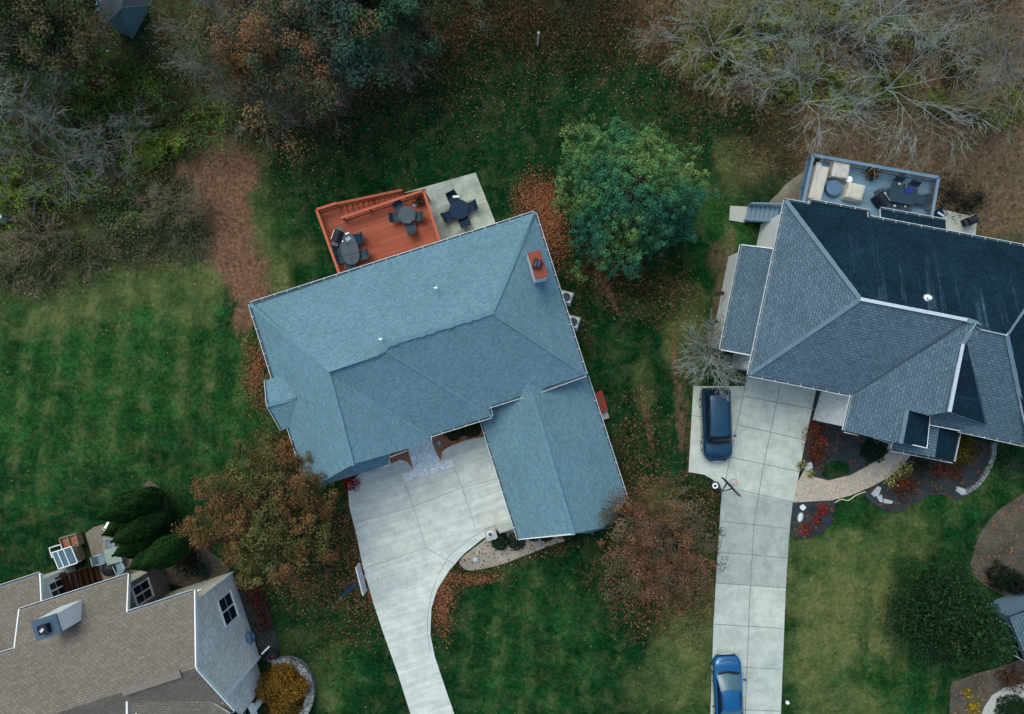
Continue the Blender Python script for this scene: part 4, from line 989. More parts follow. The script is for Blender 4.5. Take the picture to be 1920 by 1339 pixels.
# furniture on the grey deck
def cover(name, loc, d, rz, label, cat, group, mat, seed):
    """fabric-covered furniture: rounded box with sagging folds"""
    bm = bmesh.new(); bmesh.ops.create_cube(bm, size=1); bmesh.ops.subdivide_edges(bm, edges=bm.edges[:], cuts=9, use_grid_fill=True)
    for v in bm.verts:
        x, y, z = v.co; v.co.x = x * d[0] * (1 - .07 * (z + .5)); v.co.y = y * d[1] * (1 - .07 * (z + .5)); zz = (z + .5) * d[2]
        if z > .4:
            zz -= .1 * (1 - min(1, (y + .5) * 1.6)) + .05 * math.sin(x * 7 + seed) * abs(y) + .03 * mnoise.noise(Vector((x * 4 + seed, y * 4, 0)))
            if abs(x) > .42 or abs(y) > .42: zz -= .05
        v.co.x += .03 * mnoise.noise(Vector((y * 6, z * 3, seed))); v.co.y += .03 * mnoise.noise(Vector((x * 6, z * 3, seed + 5))); v.co.z = zz
    me = bpy.data.meshes.new(name); bm.to_mesh(me); bm.free(); me.materials.append(mat)
    o = bpy.data.objects.new(name, me); COL.objects.link(o); o.location = loc; o.rotation_euler.z = rz; tag(o, label, cat, group)
    bv = o.modifiers.new('b', 'BEVEL'); bv.width = .05; bv.segments = 2; bv.limit_method = 'ANGLE'; bv.angle_limit = R(50)
    for f in me.polygons: f.use_smooth = True
    return o
def pg(x, y, z, dz_=.4): p = P(x, y, z + dz_); p.z = z; return p
gcv = 'beige covered furniture on the grey deck'
cover('covered_sofa', pg(1532, 344, GH), (.86, 2.25, .75), R(-13), 'long sofa under a beige cover along the left railing of the grey deck', 'sofa', gcv, M['beige'], 1)
cover('covered_armchair', pg(1573, 320, GH), (1.1, 1.05, .8), R(-8), 'armchair under a beige cover nearest the outer railing of the grey deck', 'armchair', gcv, M['beige'], 2)
cover('covered_armchair', pg(1600, 361, GH), (1.12, 1.0, .8), R(-14), 'armchair under a beige cover between the round ottoman and the roof edge', 'armchair', gcv, M['beige'], 3)
b = MB(); b.lathe((0, 0, 0), [(.48, 0), (.5, .35), (.5, .4), (.44, .43)], 28); o = b.build('ottoman', M['bluetop'], smooth=False); o.location = pg(1564, 352, GH); tag(o, 'round blue-grey ottoman between the covered sofa and armchairs', 'ottoman')
t = thing('side_table', pg(1591, 337, GH), 'small round white side table by the two covered armchairs', 'table')
b = MB(); b.lathe((0, 0, .48), [(.19, -.02), (.21, 0), (.21, .03)], 20); b.lathe((0, 0, .512), [(.13, 0), (.13, .02)], 16); b.build('tabletop', M['white'], t, local=True)
b = MB(); b.tube([(0, 0, .46), (0, 0, 0)], [.03, .14], 10); b.build('leg', M['white'], t, local=True)
t = thing('side_table', pg(1534, 309, GH), 'small round grey stool in the corner of the grey deck at the sofa end', 'table')
b = MB(); b.lathe((0, 0, .45), [(.15, -.02), (.17, 0), (.17, .03)], 16); b.build('tabletop', M['zinc'], t, local=True); b = MB(); b.tube([(0, 0, .44), (0, 0, 0)], [.03, .12], 10); b.build('leg', M['zinc'], t, local=True)
# dining set on grey deck
dt = thing('dining_table', pg(1692, 366, GH, .7), 'dark rectangular dining table on the grey deck with mesh chairs around it', 'table', rz=R(-10))
b = MB(); b.box((0, 0, .72), (1.65, .98, .035)); b.build('tabletop', M['tableglass'], dt, local=True, bevel=.012)
b = MB()
for p, q in (((-.82, -.49), (.82, -.49)), ((.82, -.49), (.82, .49)), ((.82, .49), (-.82, .49)), ((-.82, .49), (-.82, -.49))): b.beam((*p, .735), (*q, .735), .05, .035)
b.build('table_frame', M['dkmetal'], dt, local=True)
for x in (-.7, .7):
    for y in (-.4, .4): b = MB(); b.tube([(x, y, .7), (x, y, 0)], .022, 6); b.build('leg', M['dkmetal'], dt, local=True)
gch = 'mesh chairs at the table on the grey deck'
lab = ['on the outer railing side, left one', 'on the outer railing side beside the blue towel', 'at the right end of the table', 'at the left end beside the black grill', 'on the house side, left one', 'on the house side, right one']
for (x, y, rz), lb in zip(((1684, 346, 170), (1711, 354, 160), (1727, 373, 85), (1661, 364, -100), (1676, 385, -5), (1698, 387, -10)), lab):
    dup(chA, pg(x, y, GH, .6), R(rz), 'dark mesh chair at grey deck table, ' + lb, gch)
b = MB(); b.box((0, 0, .03), (.5, .34, .06)); b.box((.1, .08, .07), (.3, .2, .05), .4); o = b.build('towel', plain('royal_blue_cloth', (.02, .035, .25), .8)); o.location = pg(1704, 357, GH + .75, 0); o.rotation_euler.z = R(20); tag(o, 'crumpled royal blue towel on the dark dining table of the grey deck', 'towel')
grill(pg(1654, 374, GH, .8), R(-55), 'black covered grill between the roof edge and the dining table on the grey deck', 1.35)
for (x, y), lb in zip(((1686, 345), (1659, 363), (1697, 387), (1677, 386)), ('railing-side', 'left-end', 'right house-side', 'left house-side')):
    b = MB(); b.lathe((0, 0, 0), [(.07, 0), (.075, .05)], 10); b.lathe((.02, .01, .05), [(.04, 0), (.02, .04)], 8); o = b.build('cushion_knot', M['zinc']); o.location = pg(x, y, GH + .48, 0); tag(o, 'pale cloth bundle on the %s chair of the grey deck table' % lb, 'cloth', 'pale cloths on the deck chairs')
t = thing('patio_chair', P(1758, 402, .06), 'x', 'chair'); bpy.data.objects.remove(t)
dup(chN, P(1759, 404, .3) - Vector((0, 0, .24)), R(-150), 'dark armchair with a pale cushion on the small pale slab below the grey deck', 'chairs on the pale slab')
b = MB(); b.beam((0, 0, 0), (.5, .12, 0), .12, .06); o = b.build('cushion', M['zinc']); o.location = P(1758, 398, .9); o.rotation_euler.z = R(-45); tag(o, 'pale rolled cushion on the back of the dark armchair below the grey deck', 'cushion')
grill(P(1821, 414, .8) - Vector((0, 0, .74)), R(25), 'black charcoal grill on the corner of the small pale slab', .9)
# lantern hooks on the grey deck
for (x, y), lb in zip(((1545, 293), (1647, 311)), ('over the corner planter of the grey deck', 'over the middle planter of the grey deck')):
    t = thing('lantern_hook', pg(x - 8, y + 6, GH, 0), 'thin black curved hook pole ' + lb, 'pole', 'hook poles on the grey deck railing')
    b = MB(); b.tube([(0, 0, 0), (0, 0, 1.5), (.15, .08, 1.8), (.42, .22, 1.85)], .022, 6); b.build('pole', M['black'], t, local=True)
    b = MB(); b.lathe((.42, .22, 1.6), [(.06, 0), (.08, .12), (.02, .22)], 8); b.build('lantern', M['black'], t, local=True)
# ================================================================== bottom-left patio furniture
round_ = M['concrete_lt']
t = thing('patio_table', P(212, 1042, .7) - Vector((0, 0, .68)), 'pale green square glass table half under the columnar evergreens', 'table', rz=R(15))
b = MB(); b.box((0, 0, .7), (1.05, 1.05, .04)); b.build('tabletop', plain('green_glass', (.24, .32, .28), .3, .5), t, local=True, bevel=.15)
for x in (-.4, .4):
    for y in (-.4, .4): b = MB(); b.tube([(x, y, .68), (x, y, 0)], .02, 6); b.build('leg', M['zinc'], t, local=True)
pbl = plain('pale_blue_mesh', (.16, .24, .3), .7, var=.3)
chB = make_chair('patio_chair', 'x', 'g', pbl, M['zinc'], .6)
for i, ((x, y, rz), lb) in enumerate(zip(((207, 1020, 175), (190, 1048, -75), (224, 1062, 30)), ('on the evergreen side', 'on the stairs side', 'on the house side'))):
    if i == 0: chB.location = P(x, y, .5) - Vector((0, 0, .48)); chB.rotation_euler.z = R(rz); chB['label'] = 'pale blue chair at green glass table, ' + lb; chB['group'] = 'pale blue chairs at the green table'
    else: dup(chB, P(x, y, .5) - Vector((0, 0, .48)), R(rz), 'pale blue chair at green glass table, ' + lb, 'pale blue chairs at the green table')
chW = make_chair('patio_chair', 'white plastic chair tucked under the tips of the columnar evergreens', 'white chairs', M['white'], M['white'], .7); chW.location = P(205, 985, .5) - Vector((0, 0, .48)); chW.rotation_euler.z = R(60)
t = thing('kettle_grill', P(204, 1067, .5) - Vector((0, 0, .48)), 'round black covered fire bowl between the brown stairs and the green table', 'fire bowl')
b = MB(); b.lathe((0, 0, .3), [(.3, 0), (.48, .15), (.5, .2), (.3, .36), (.05, .42)], 18); b.build('bowl', M['black'], t, local=True)
for k in range(3): b = MB(); a = k * 2.09; b.tube([(math.cos(a) * .3, math.sin(a) * .3, .35), (math.cos(a) * .4, math.sin(a) * .4, 0)], .02, 6); b.build('leg', M['black'], t, local=True)
# cold frame cabinet
cf = thing('cold_frame', P(139, 1038, .0), 'glazed white-framed cold frame with timber sides standing beside the brown stairs', 'cold frame', rz=R(18))
b = MB(); b.box((0, 0, .35), (1.35, 1.1, .7)); b.build('cabinet', M['tan_wood'], cf, local=True)
b = MB()
for x in (-.66, -.3, .12, .66): b.beam((x, -.58, 1.0), (x, .58, 1.15), .06, .05)
b.beam((-.66, -.58, 1.0), (.66, -.58, 1.0), .06, .05); b.beam((-.66, .58, 1.15), (.66, .58, 1.15), .06, .05)
for x in (-.66, .66):
    for y in (-.55, .55): b.beam((x, y, .6), (x, y, 1.08), .05, .05)
b.build('frame', M['white'], cf, local=True)
b = MB(); b.face([(-.64, -.56, 1.0), (.64, -.56, 1.0), (.64, .56, 1.14), (-.64, .56, 1.14)]); b.build('glazing', plain('pale_blue_glazing', (.09, .17, .24), .2, .6, var=.5, sc=1.6), cf, local=True)
pr_ = thing('raised_planter', P(140, 1012, 0), 'small timber raised planter with an open white lid beyond the cold frame', 'planter', rz=R(16))
b = MB()
for p, q in (((-.55, -.4), (.55, -.4)), ((.55, -.4), (.55, .4)), ((.55, .4), (-.55, .4)), ((-.55, .4), (-.55, -.4)), ((0, -.4), (0, .4))): b.beam((*p, .35), (*q, .35), .07, .7)
b.build('timber_box', M['tan_wood'], pr_, local=True)
b = MB(); b.box((0, 0, .5), (1.05, .75, .05)); b.build('soil', M['leafbed'], pr_, local=True)
b = MB()
for p, q in (((-1.25, -.65), (-.45, -.65)), ((-.45, -.65), (-.45, 0)), ((-.45, 0), (-1.25, 0)), ((-1.25, 0), (-1.25, -.65))): b.beam((*p, .85), (*q, .85), .05, .05)
b.build('lid_frame', M['white'], pr_, local=True)
b = MB(); b.beam((-.5, -.6, .0), (-.5, -.6, .85), .05, .05); b.beam((-1.2, 0, 0), (-1.2, 0, .85), .05, .05); b.build('lid_stand', M['white'], pr_, local=True)

# ================================================================== basketball hoops
hp = thing('basketball_hoop', P(655, 1100, 0), 'basketball hoop with grey backboard at the left edge of the curved driveway', 'basketball hoop', 'basketball hoops by the driveways')
bc = P(677, 1086, 3.2); u = Vector((.25, .97, 0)).normalized(); u = Vector((-.25, .97, 0)).normalized(); pole0 = P(655, 1098, 0)
fw = Vector((u.y, -u.x, 0))
b = MB(); b.tube([pole0, pole0 + Vector((0, 0, 2.6))], .09, 10); b.build('pole', plain('blue_pole_pad', (.02, .07, .14), .6), hp)
b = MB()
for z in (2.1, 2.55): b.beam(pole0 + Vector((0, 0, z)), bc + Vector((0, 0, z - 2.3)) + u * .12, .07, .05); b.beam(pole0 + Vector((0, 0, z)), bc + Vector((0, 0, z - 2.3)) - u * .12, .07, .05)
b.build('bracket', M['navy'], hp)
def backboard(parent, c, u, tilt, wd, ht, gm, fm):
    dv = (Vector((0, 0, 1)) + tilt).normalized(); nn = u.cross(dv).normalized()
    f = MB(); o = c - u * wd / 2 - dv * ht / 2
    g = MB(); g.beam(c - u * wd / 2, c + u * wd / 2, .03, ht, up=dv) if 0 else g.mesh([o - nn * .015, o + u * wd - nn * .015, o + u * wd + dv * ht - nn * .015, o + dv * ht - nn * .015, o + nn * .015, o + u * wd + nn * .015, o + u * wd + dv * ht + nn * .015, o + dv * ht + nn * .015], [(3, 2, 1, 0), (4, 5, 6, 7), (0, 1, 5, 4), (1, 2, 6, 5), (2, 3, 7, 6), (3, 0, 4, 7)])
    bb = g.build('backboard', gm, parent)
    for p, q in ((o, o + u * wd), (o + u * wd, o + u * wd + dv * ht), (o + u * wd + dv * ht, o + dv * ht), (o + dv * ht, o)): f.beam(p, q, .06, .06)
    o2 = c - u * .3 - dv * (ht / 2 - .12)
    for p, q in ((o2, o2 + u * .6), (o2 + u * .6, o2 + u * .6 + dv * .45), (o2 + u * .6 + dv * .45, o2 + dv * .45), (o2 + dv * .45, o2)): f.beam(p, q, .035, .045)
    f.build('frame', fm, bb); return nn
backboard(hp, bc, u, fw * .0, 1.75, 1.1, plain('grey_acrylic', (.28, .33, .37), .2, .6, var=.1), M['zinc'])
def rim(parent, c, r, mat, netmat):
    b = MB(); pts = [c + Vector((math.cos(a) * r, math.sin(a) * r, 0)) for a in [i * math.pi / 10 for i in range(21)]]; b.tube(pts, .016, 6, cap=False); ro = b.build('rim', mat, parent)
    b = MB()
    for i in range(12): a = i * math.pi / 6; b.tube([c + Vector((math.cos(a) * r, math.sin(a) * r, 0)), c + Vector((math.cos(a + .5) * r * .55, math.sin(a + .5) * r * .55, -.4))], .006, 4); b.tube([c + Vector((math.cos(a) * r, math.sin(a) * r, 0)), c + Vector((math.cos(a - .5) * r * .55, math.sin(a - .5) * r * .55, -.4))], .006, 4)
    b.build('net', netmat, ro)
rim(hp, bc + fw * .38 - Vector((0, 0, .4)), .23, M['zinc'], M['white'])
h2 = thing('basketball_hoop', P(1342, 911, 0), 'basketball hoop with a thin dark backboard and red rim standing over the straight driveway', 'basketball hoop', 'basketball hoops by the driveways')
bc2 = P(1371, 913, 3.0); a_ = math.atan2(-(930 - 897), 386 - 356); u2 = Vector((math.cos(a_), math.sin(a_), 0)); p2 = P(1352, 922, 0)
b = MB(); b.lathe(P(1341, 911, .0), [(.3, 0), (.3, .18), (.22, .3)], 20, sx=1, sy=1); b.build('base', M['dkmetal'], h2)
b = MB(); b.tube([P(1341, 911, .3), P(1341, 911, .42)], .19, 16); b.build('ballast_ring', M['white'], h2); b = MB(); b.tube([P(1341, 911, .42), P(1341, 911, .44)], .1, 12); b.build('ring_hole', M['black'], h2)
b = MB(); b.tube([P(1344, 913, .2), P(1352, 922, .6), P(1354, 921, 2.6)], .07, 8); b.build('pole', M['dkmetal'], h2)
b = MB()
for s_ in (-.25, .25): b.beam(P(1354, 921, 2.6), bc2 + u2 * s_ + Vector((0, 0, -.3)), .05, .05); b.beam(P(1354, 921, 2.2), bc2 + u2 * s_ + Vector((0, 0, -.5)), .04, .04)
b.build('bracket', M['dkmetal'], h2)
backboard(h2, bc2, u2, Vector((0, 0, 0)), 1.4, .9, plain('dark_board', (.02, .04, .06), .3, .5), M['dkmetal'])
nr = Vector((-u2.y, u2.x, 0)); nr = nr if nr.x > 0 else -nr
rim(h2, bc2 + nr * .35 - Vector((0, 0, .3)), .23, plain('orange_red_rim', (.75, .05, .03), .5), plain('pink_net', (.7, .3, .3), .7))

# ================================================================== CARS
def car(name, loc, rz, label, group, L, W, H, paint, hood_z, belt, wind0, wind1, rear1, rear0, bonnet_round=.9, suv=False):
    """local: nose towards +Y. wind0/wind1: windscreen base/top as fractions from the nose; rear1/rear0: rear glass top/base"""
    t = thing(name, loc, label, 'car', group, rz)
    NS = 44; b = MB(); rows = []
    def hw(f):  # plan half width along the length, 0 = nose
        e = 1 - max(0, (.13 - f) / .13) ** 2.4 * .30 - max(0, (f - .9) / .1) ** 2.2 * .13
        return W / 2 * e
    def top(f):
        if f < wind0: return hood_z - .20 * max(0, (.12 - f) / .12) ** 1.6 - .05 * (1 - f / wind0) 
        if f > rear0: return belt - .02 - .1 * max(0, (f - .93) / .07) ** 2
        return belt
    for i in range(NS + 1):
        f = i / NS; y = L / 2 - f * L; h_ = hw(f); z = top(f); edge = .97
        low = .22 + .1 * max(0, (.06 - f) / .06) + .12 * max(0, (f - .95) / .05)
        sec = [(-h_ * .9, low), (-h_, low + .12), (-h_, z * .62), (-h_ * .985, z * .86), (-h_ * .9, z - .02), (-h_ * .72, z + .015), (-h_ * .4, z + .035), (0, z + .04)]
        sec = sec + [(-x, zz) for x, zz in sec[-2::-1]]
        rows.append([(x, y, zz) for x, zz in sec])
    m = len(rows[0]); vs = [v for r_ in rows for v in r_]; fs = [(i * m + k, i * m + k + 1, (i + 1) * m + k + 1, (i + 1) * m + k) for i in range(NS) for k in range(m - 1)]
    fs += [tuple(range(m))[::-1], tuple(NS * m + k for k in range(m))]; b.mesh(vs, fs)
    body = b.build('body', paint, t, smooth=True, local=True)
    # greenhouse
    def gh(f0, f1):   # stations: (fraction, belt half width, roof half width, z top)
        return
    yA, yB, yC, yD = (L / 2 - f * L for f in (wind0, wind1, rear1, rear0))
    wb = W / 2 * .9; wr = W / 2 * .70
    def lerp(a, c, t_): return a + (c - a) * t_
    # roof panel with crown, curved front and rear edges
    b = MB(); nx2, ny2 = 10, 12; vs = []
    for j in range(ny2 + 1):
        v = j / ny2; 
        for i in range(nx2 + 1):
            u_ = i / nx2 * 2 - 1; y = lerp(yB + .12 * (1 - u_ * u_) , yC - .08 * (1 - u_ * u_), v); ww_ = wr * (1 - .05 * v)
            z = H - .05 * u_ * u_ - .02 * abs(u_) ** 6 - .05 * (2 * v - 1) ** 2 * (1 if suv else 1.3)
            vs.append((u_ * ww_, y, z))
    fs = [(j * (nx2 + 1) + i, j * (nx2 + 1) + i + 1, (j + 1) * (nx2 + 1) + i + 1, (j + 1) * (nx2 + 1) + i) for j in range(ny2) for i in range(nx2)]
    b.mesh(vs, [f[::-1] for f in fs]); b.build('roof', paint, t, smooth=True, local=True)
    zb = belt + .02
    def pane(nm, top_e, bot_e, n=10, mat=M['glass'], drop=0):
        b = MB(); vs = []
        for j in range(5):
            v = j / 4
            for i in range(n + 1): vs.append(tuple(lerp(top_e(i / n * 2 - 1)[k], bot_e(i / n * 2 - 1)[k], v) + (.03 * math.sin(v * math.pi) if k == 2 else 0) for k in range(3)))
        b.mesh(vs, [(j * (n + 1) + i, j * (n + 1) + i + 1, (j + 1) * (n + 1) + i + 1, (j + 1) * (n + 1) + i)[::-1] for j in range(4) for i in range(n)]); return b.build(nm, mat, t, smooth=True, local=True)
    pane('windscreen', lambda u_: (u_ * wr * .96, yB + .12 * (1 - u_ * u_) + .01, H - .07 - .05 * u_ * u_), lambda u_: (u_ * wb * .93, yA + .16 * (1 - u_ * u_), zb + .0), mat=M['glass'] if suv else M['screen'])
    pane('rear_window', lambda u_: (u_ * wr * .9, yC - .08 * (1 - u_ * u_) - .01, H - .08 - .05 * u_ * u_), lambda u_: (u_ * wb * .9, yD - .1 * (1 - u_ * u_), zb), mat=M['glass'] if suv else M['screen'])
    if suv:
        for k in range(-3, 4): b = MB(); b.beam((k * .15, yB - .25, H - .02 - .008 * k * k * .3), (k * .15, yC + .3, H - .02 - .008 * k * k * .3), .02, .03); b.build('roof_rib', paint, t, local=True)
    for s_ in (-1, 1):
        b = MB(); n = 8; vs = []
        for i in range(n + 1):
            v = i / n; yt = lerp(yB, yC, v); yb = lerp(yA, yD, v)
            vs += [(s_ * wr * (1 - .05 * v) * .995, yt, H - .075), (s_ * (wb * .985), yb, zb - .03)]
        b.mesh(vs, [(2 * i, 2 * i + 1, 2 * i + 3, 2 * i + 2) for i in range(n)]); b.build('side_window', M['glass'], t, smooth=True, local=True)
        b = MB()
        b.beam((s_ * wr * .98, yB, H - .06), (s_ * wb * .95, yA, zb + .01), .07, .05); b.beam((s_ * wr * .93, yC, H - .07), (s_ * wb * .95, yD, zb + .01), .09, .05)
        b.beam((s_ * wr * .985, yB, H - .065), (s_ * wr * .94, yC, H - .075), .06, .04)
        mid = lerp(yB, yC, .5); b.beam((s_ * wr * .99, mid, H - .07), (s_ * wb, lerp(yA, yD, .52), zb), .02, .07)
        b.build('pillar', paint, t, local=True)
        b = MB(); b.box((s_ * (wr * .93), lerp(yB, yC, .5), H + (.03 if suv else -.03)), (.04, abs(yB - yC) * .8, .04)); b.build('roof_rail', M['dkmetal'] if suv else M['black'], t, local=True)
        b = MB(); b.box((s_ * (W / 2 + .1), yA - .32, belt + .06), (.2, .12, .14)); b.beam((s_ * W / 2 * .93, yA - .3, belt), (s_ * (W / 2 + .05), yA - .32, belt + .04), .05, .05); b.build('mirror', paint, t, local=True, bevel=.02)
        b = MB(); b.mesh([(s_ * hw(.03) * .62, L / 2 - .03 * L + .04, hood_z - .27), (s_ * hw(.03) * .98, L / 2 - .06 * L, hood_z - .24), (s_ * hw(.08) * 1.0, L / 2 - .1 * L, hood_z - .14), (s_ * hw(.03) * .66, L / 2 - .045 * L, hood_z - .16)], [(0, 1, 2, 3)]); b.build('headlight', plain('headlight_lens', (.45, .55, .6), .1, .8, var=.1) if 'headlight_lens' not in bpy.data.materials else bpy.data.materials['headlight_lens'], t, local=True)
        for y in (L * .31, -L * .29):
            b = MB(); b.tube([(s_ * (W / 2 - .23), y, .33), (s_ * (W / 2 + .005), y, .33)], .33, 20); wo_ = b.build('wheel', M['black'], t, local=True)
            b = MB(); b.tube([(s_ * (W / 2 - .05), y, .33), (s_ * (W / 2 + .012), y, .33)], .21, 12); b.build('rim', M['zinc'], wo_, local=True)
        b = MB(); b.beam((s_ * wb * .12, yA + .17, zb + .03), (s_ * wb * .12 + .5 * 1, yA + .05, zb + .06), .025, .02); b.build('wiper', M['black'], t, local=True)
    b = MB(); b.beam((-wb * .85, yA + .1, zb - .01), (0, yA + .22, zb), .1, .05); b.beam((wb * .85, yA + .1, zb - .01), (0, yA + .22, zb), .1, .05); b.build('cowl', M['black'], t, local=True)
    # bumper and grille following the nose curve
    b = MB(); pts = [(u_ * W / 2 * .84, L / 2 + .06 - .4 * abs(u_) ** 2.6, hood_z - .4) for u_ in [i / 8 - 1 for i in range(17)]]
    b.tube(pts, .075, 6); b.build('bumper', M['zinc'] if not suv else M['white'], t, local=True)
    b = MB(); b.beam((-W * .28, L / 2 - .0, hood_z - .27), (W * .28, L / 2 - .0, hood_z - .27), .1, .12); b.build('grille', M['black'], t, local=True)
    b = MB(); pts = [(u_ * W / 2 * .62, L / 2 - .19 - .16 * u_ * u_, hood_z - .06) for u_ in [i / 8 - 1 for i in range(17)]]
    b.tube(pts, .02, 5); b.build('hood_trim', M['black'], t, local=True)
    return t
M['screen'] = plain('windscreen_with_reflection', (.05, .13, .16), .2, .5, var=.5, sc=2)  # paler than the side glass: reflection and greenish interior put into the colour
def paint(name, col):
    n = N(name, .28, .5); n.b.inputs['Coat Weight'].default_value = .6; n.b.inputs['Coat Roughness'].default_value = .08; n.b.inputs['Metallic'].default_value = .25
    return n.out(n.mix(n.noise(30, 2), tuple(x * .9 for x in col), tuple(x * 1.1 for x in col)))
p = P(1347, 796, 1.2); p.z = .04
car('parked_suv', p, math.pi + R(2), 'dark blue sport utility vehicle parked on the side pad below the bare tree', 'cars on the straight driveway', 4.75, 1.9, 1.75, paint('dark_navy_paint', (.003, .045, .1)), 1.08, 1.12, .27, .37, .9, .965, suv=True)
p = P(1368, 1300, 1.0); p.z = .04
car('parked_sedan', p, R(2.5), 'bright blue sedan parked on the straight driveway at the bottom of the picture', 'cars on the straight driveway', 4.7, 1.84, 1.45, paint('bright_blue_paint', (.002, .1, .27)), .88, .93, .25, .44, .7, .86)

# ================================================================== small things round the houses
def ac(x, y, label, rz):
    t = thing('air_conditioner', P(x, y, 0), label, 'air conditioner', 'air conditioners beside the blue-roofed house', rz)
    b = MB(); b.box((0, 0, .4), (.72, .72, .78)); b.build('casing', M['zinc'], t, local=True, bevel=.05)
    b = MB(); b.lathe((0, 0, .8), [(.29, 0), (.29, .012)], 20); b.build('fan_well', M['black'], t, local=True)
    b = MB()
    for k in range(5): a = k * 2 * math.pi / 5; b.mesh([(0, 0, .82), (math.cos(a) * .24, math.sin(a) * .24, .82), (math.cos(a + .6) * .24, math.sin(a + .6) * .24, .835)], [(0, 1, 2)])
    b.build('fan', M['slategrey'], t, local=True)
    b = MB()
    for r in (.1, .2, .29): pts = [(math.cos(a) * r, math.sin(a) * r, .845) for a in [i * math.pi / 8 for i in range(17)]]; b.tube(pts, .008, 4, cap=False)
    b.build('grille', M['zinc'], t, local=True)
    b = MB(); b.box((0, 0, .0), (.95, .95, .12)); b.build('pad', M['concrete_lt'], t, local=True)
ac(1060, 559, 'air conditioner unit nearer the chimney on the right side of the blue-roofed house', R(-15))
ac(1073, 605, 'air conditioner unit farther from the chimney on the right side of the blue-roofed house', R(-15))
t = thing('cellar_hatch', P(1124, 753, 0), 'reddish brown stair box with a pale step on the right side of the garage wing', 'stair box', rz=R(18))
b = MB(); b.box((0, 0, .35), (.62, 1.35, .7)); b.build('box', M['brickred'], t, local=True, bevel=.02); b = MB(); b.box((.22, .05, .73), (.1, 1.3, .06)); b.build('rail', M['red'], t, local=True)
b = MB(); b.box((.02, -.98, .1), (.52, .5, .2)); b.build('step', M['concrete_lt'], t, local=True)
def rock(loc, s, label, seed, mat='rock', group='rocks in the planting beds', name='rock'):
    bm = bmesh.new(); bmesh.ops.create_icosphere(bm, subdivisions=3, radius=1)
    for v in bm.verts:
        k = 1 + .28 * mnoise.noise(v.co * 1.3 + Vector((seed, 0, 0))) + .1 * mnoise.noise(v.co * 3.5 + Vector((0, seed, 0))); v.co = Vector((v.co.x * s[0], v.co.y * s[1], v.co.z * s[2])) * k
    me = bpy.data.meshes.new(name); bm.to_mesh(me); bm.free(); me.materials.append(M[mat]); o = bpy.data.objects.new(name, me); COL.objects.link(o); o.location = loc; tag(o, label, 'rock', group); o.rotation_euler.z = seed; return o
rock(P(893, 1050, .1), (.2, .25, .2), 'pale round boulder alone in the gravel bed beside the curved driveway', 1)
rock(P(823, 830, .1), (.16, .13, .13), 'small white stone in the leaf-strewn bed by the front door', 2)
rock(P(1342, 630, .1), (.2, .25, .2), 'small tan rock at the foot of the white side wing', 3)
rock(P(1517, 875, .12), (.32, .25, .22), 'grey boulder at the driveway end of the paver walk', 4)
rock(P(1504, 943 + 8, .1), (.25, .2, .12), 'white octagonal stone at the top of the small bed by the driveway', 5) if 0 else None
rock(P(1643, 829, .1), (.22, .12, .15), 'pale rock beside the dark round shrub near the front door walk', 6)
rock(P(1511, 305, .1), (.25, .13, .2), 'pale rock beside the outer corner post of the grey deck', 8) if 0 else None
def ledge(pts, label, i):
    b = MB(); b.prism([P(*p).xy for p in pts], .02, .16); o = b.build('stepping_stone', M['rock'], bevel=.03); tag(o, label, 'stepping stone', 'stepping stones in the mulch bed')
ledge([(1632, 925), (1645, 911), (1651, 914), (1646, 928), (1637, 931)], 'wedge-shaped pale stepping stone nearest the paver walk', 0)
ledge([(1641, 929), (1652, 927), (1654, 941), (1648, 941)], 'small pale stepping stone in the middle of the three', 1)
ledge([(1655, 934), (1673, 939), (1671, 944), (1655, 943)], 'long pale stepping stone farthest from the paver walk', 2)
# curved dry-stone edges
def curved_wall(name, pts, w0, w1, h, mat, label, cat='stone edging'):
    q = smoothpoly([P(*p) for p in pts], 6, closed=False); b = MB(); vs = []
    for i, p in enumerate(q):
        d = (q[min(i + 1, len(q) - 1)] - q[max(0, i - 1)]).normalized(); o = Vector((-d.y, d.x, 0)); hh = h * (1 + .06 * math.sin(i * 1.7))
        vs += [p + o * w0, p + o * w0 + Vector((0, 0, hh)), p - o * w1 + Vector((0, 0, hh)), p - o * w1]
    b.mesh(vs, [(4 * i + k, 4 * i + (k + 1) % 4, 4 * (i + 1) + (k + 1) % 4, 4 * (i + 1) + k) for i in range(len(q) - 1) for k in range(4)] + [(0, 1, 2, 3), tuple(4 * (len(q) - 1) + k for k in range(4))[::-1]])
    o = b.build(name, M[mat], bevel=.02); tag(o, label, cat); return o
curved_wall('stone_edging', [(1861, 830), (1860, 850), (1853, 872), (1840, 895), (1825, 912), (1805, 924)], .15, .15, .25, 'curbstone', 'curved grey stone edging round the large mulch bed by the front door')
rock(P(1803, 921, .1), (.42, .24, .2), 'large pale boulder at the end of the curved stone edging', 9)
curved_wall('garden_wall', [(515, 1240), (540, 1236), (565, 1245), (580, 1265), (585, 1295), (578, 1325), (560, 1350)], .25, .3, .55, 'curbstone', 'curved dry-stone retaining wall round the orange bush', 'retaining wall')
b = MB(); hs = smoothpoly([P(*p) for p in ((1622, 922), (1605, 928), (1590, 938), (1577, 936), (1565, 942))], 5, closed=False)
b.tube([v + Vector((0, 0, .06)) for v in hs], .035, 6); o = b.build('garden_hose', M['beige']); tag(o, 'tan garden hose lying on the lawn edge below the paver walk', 'hose')
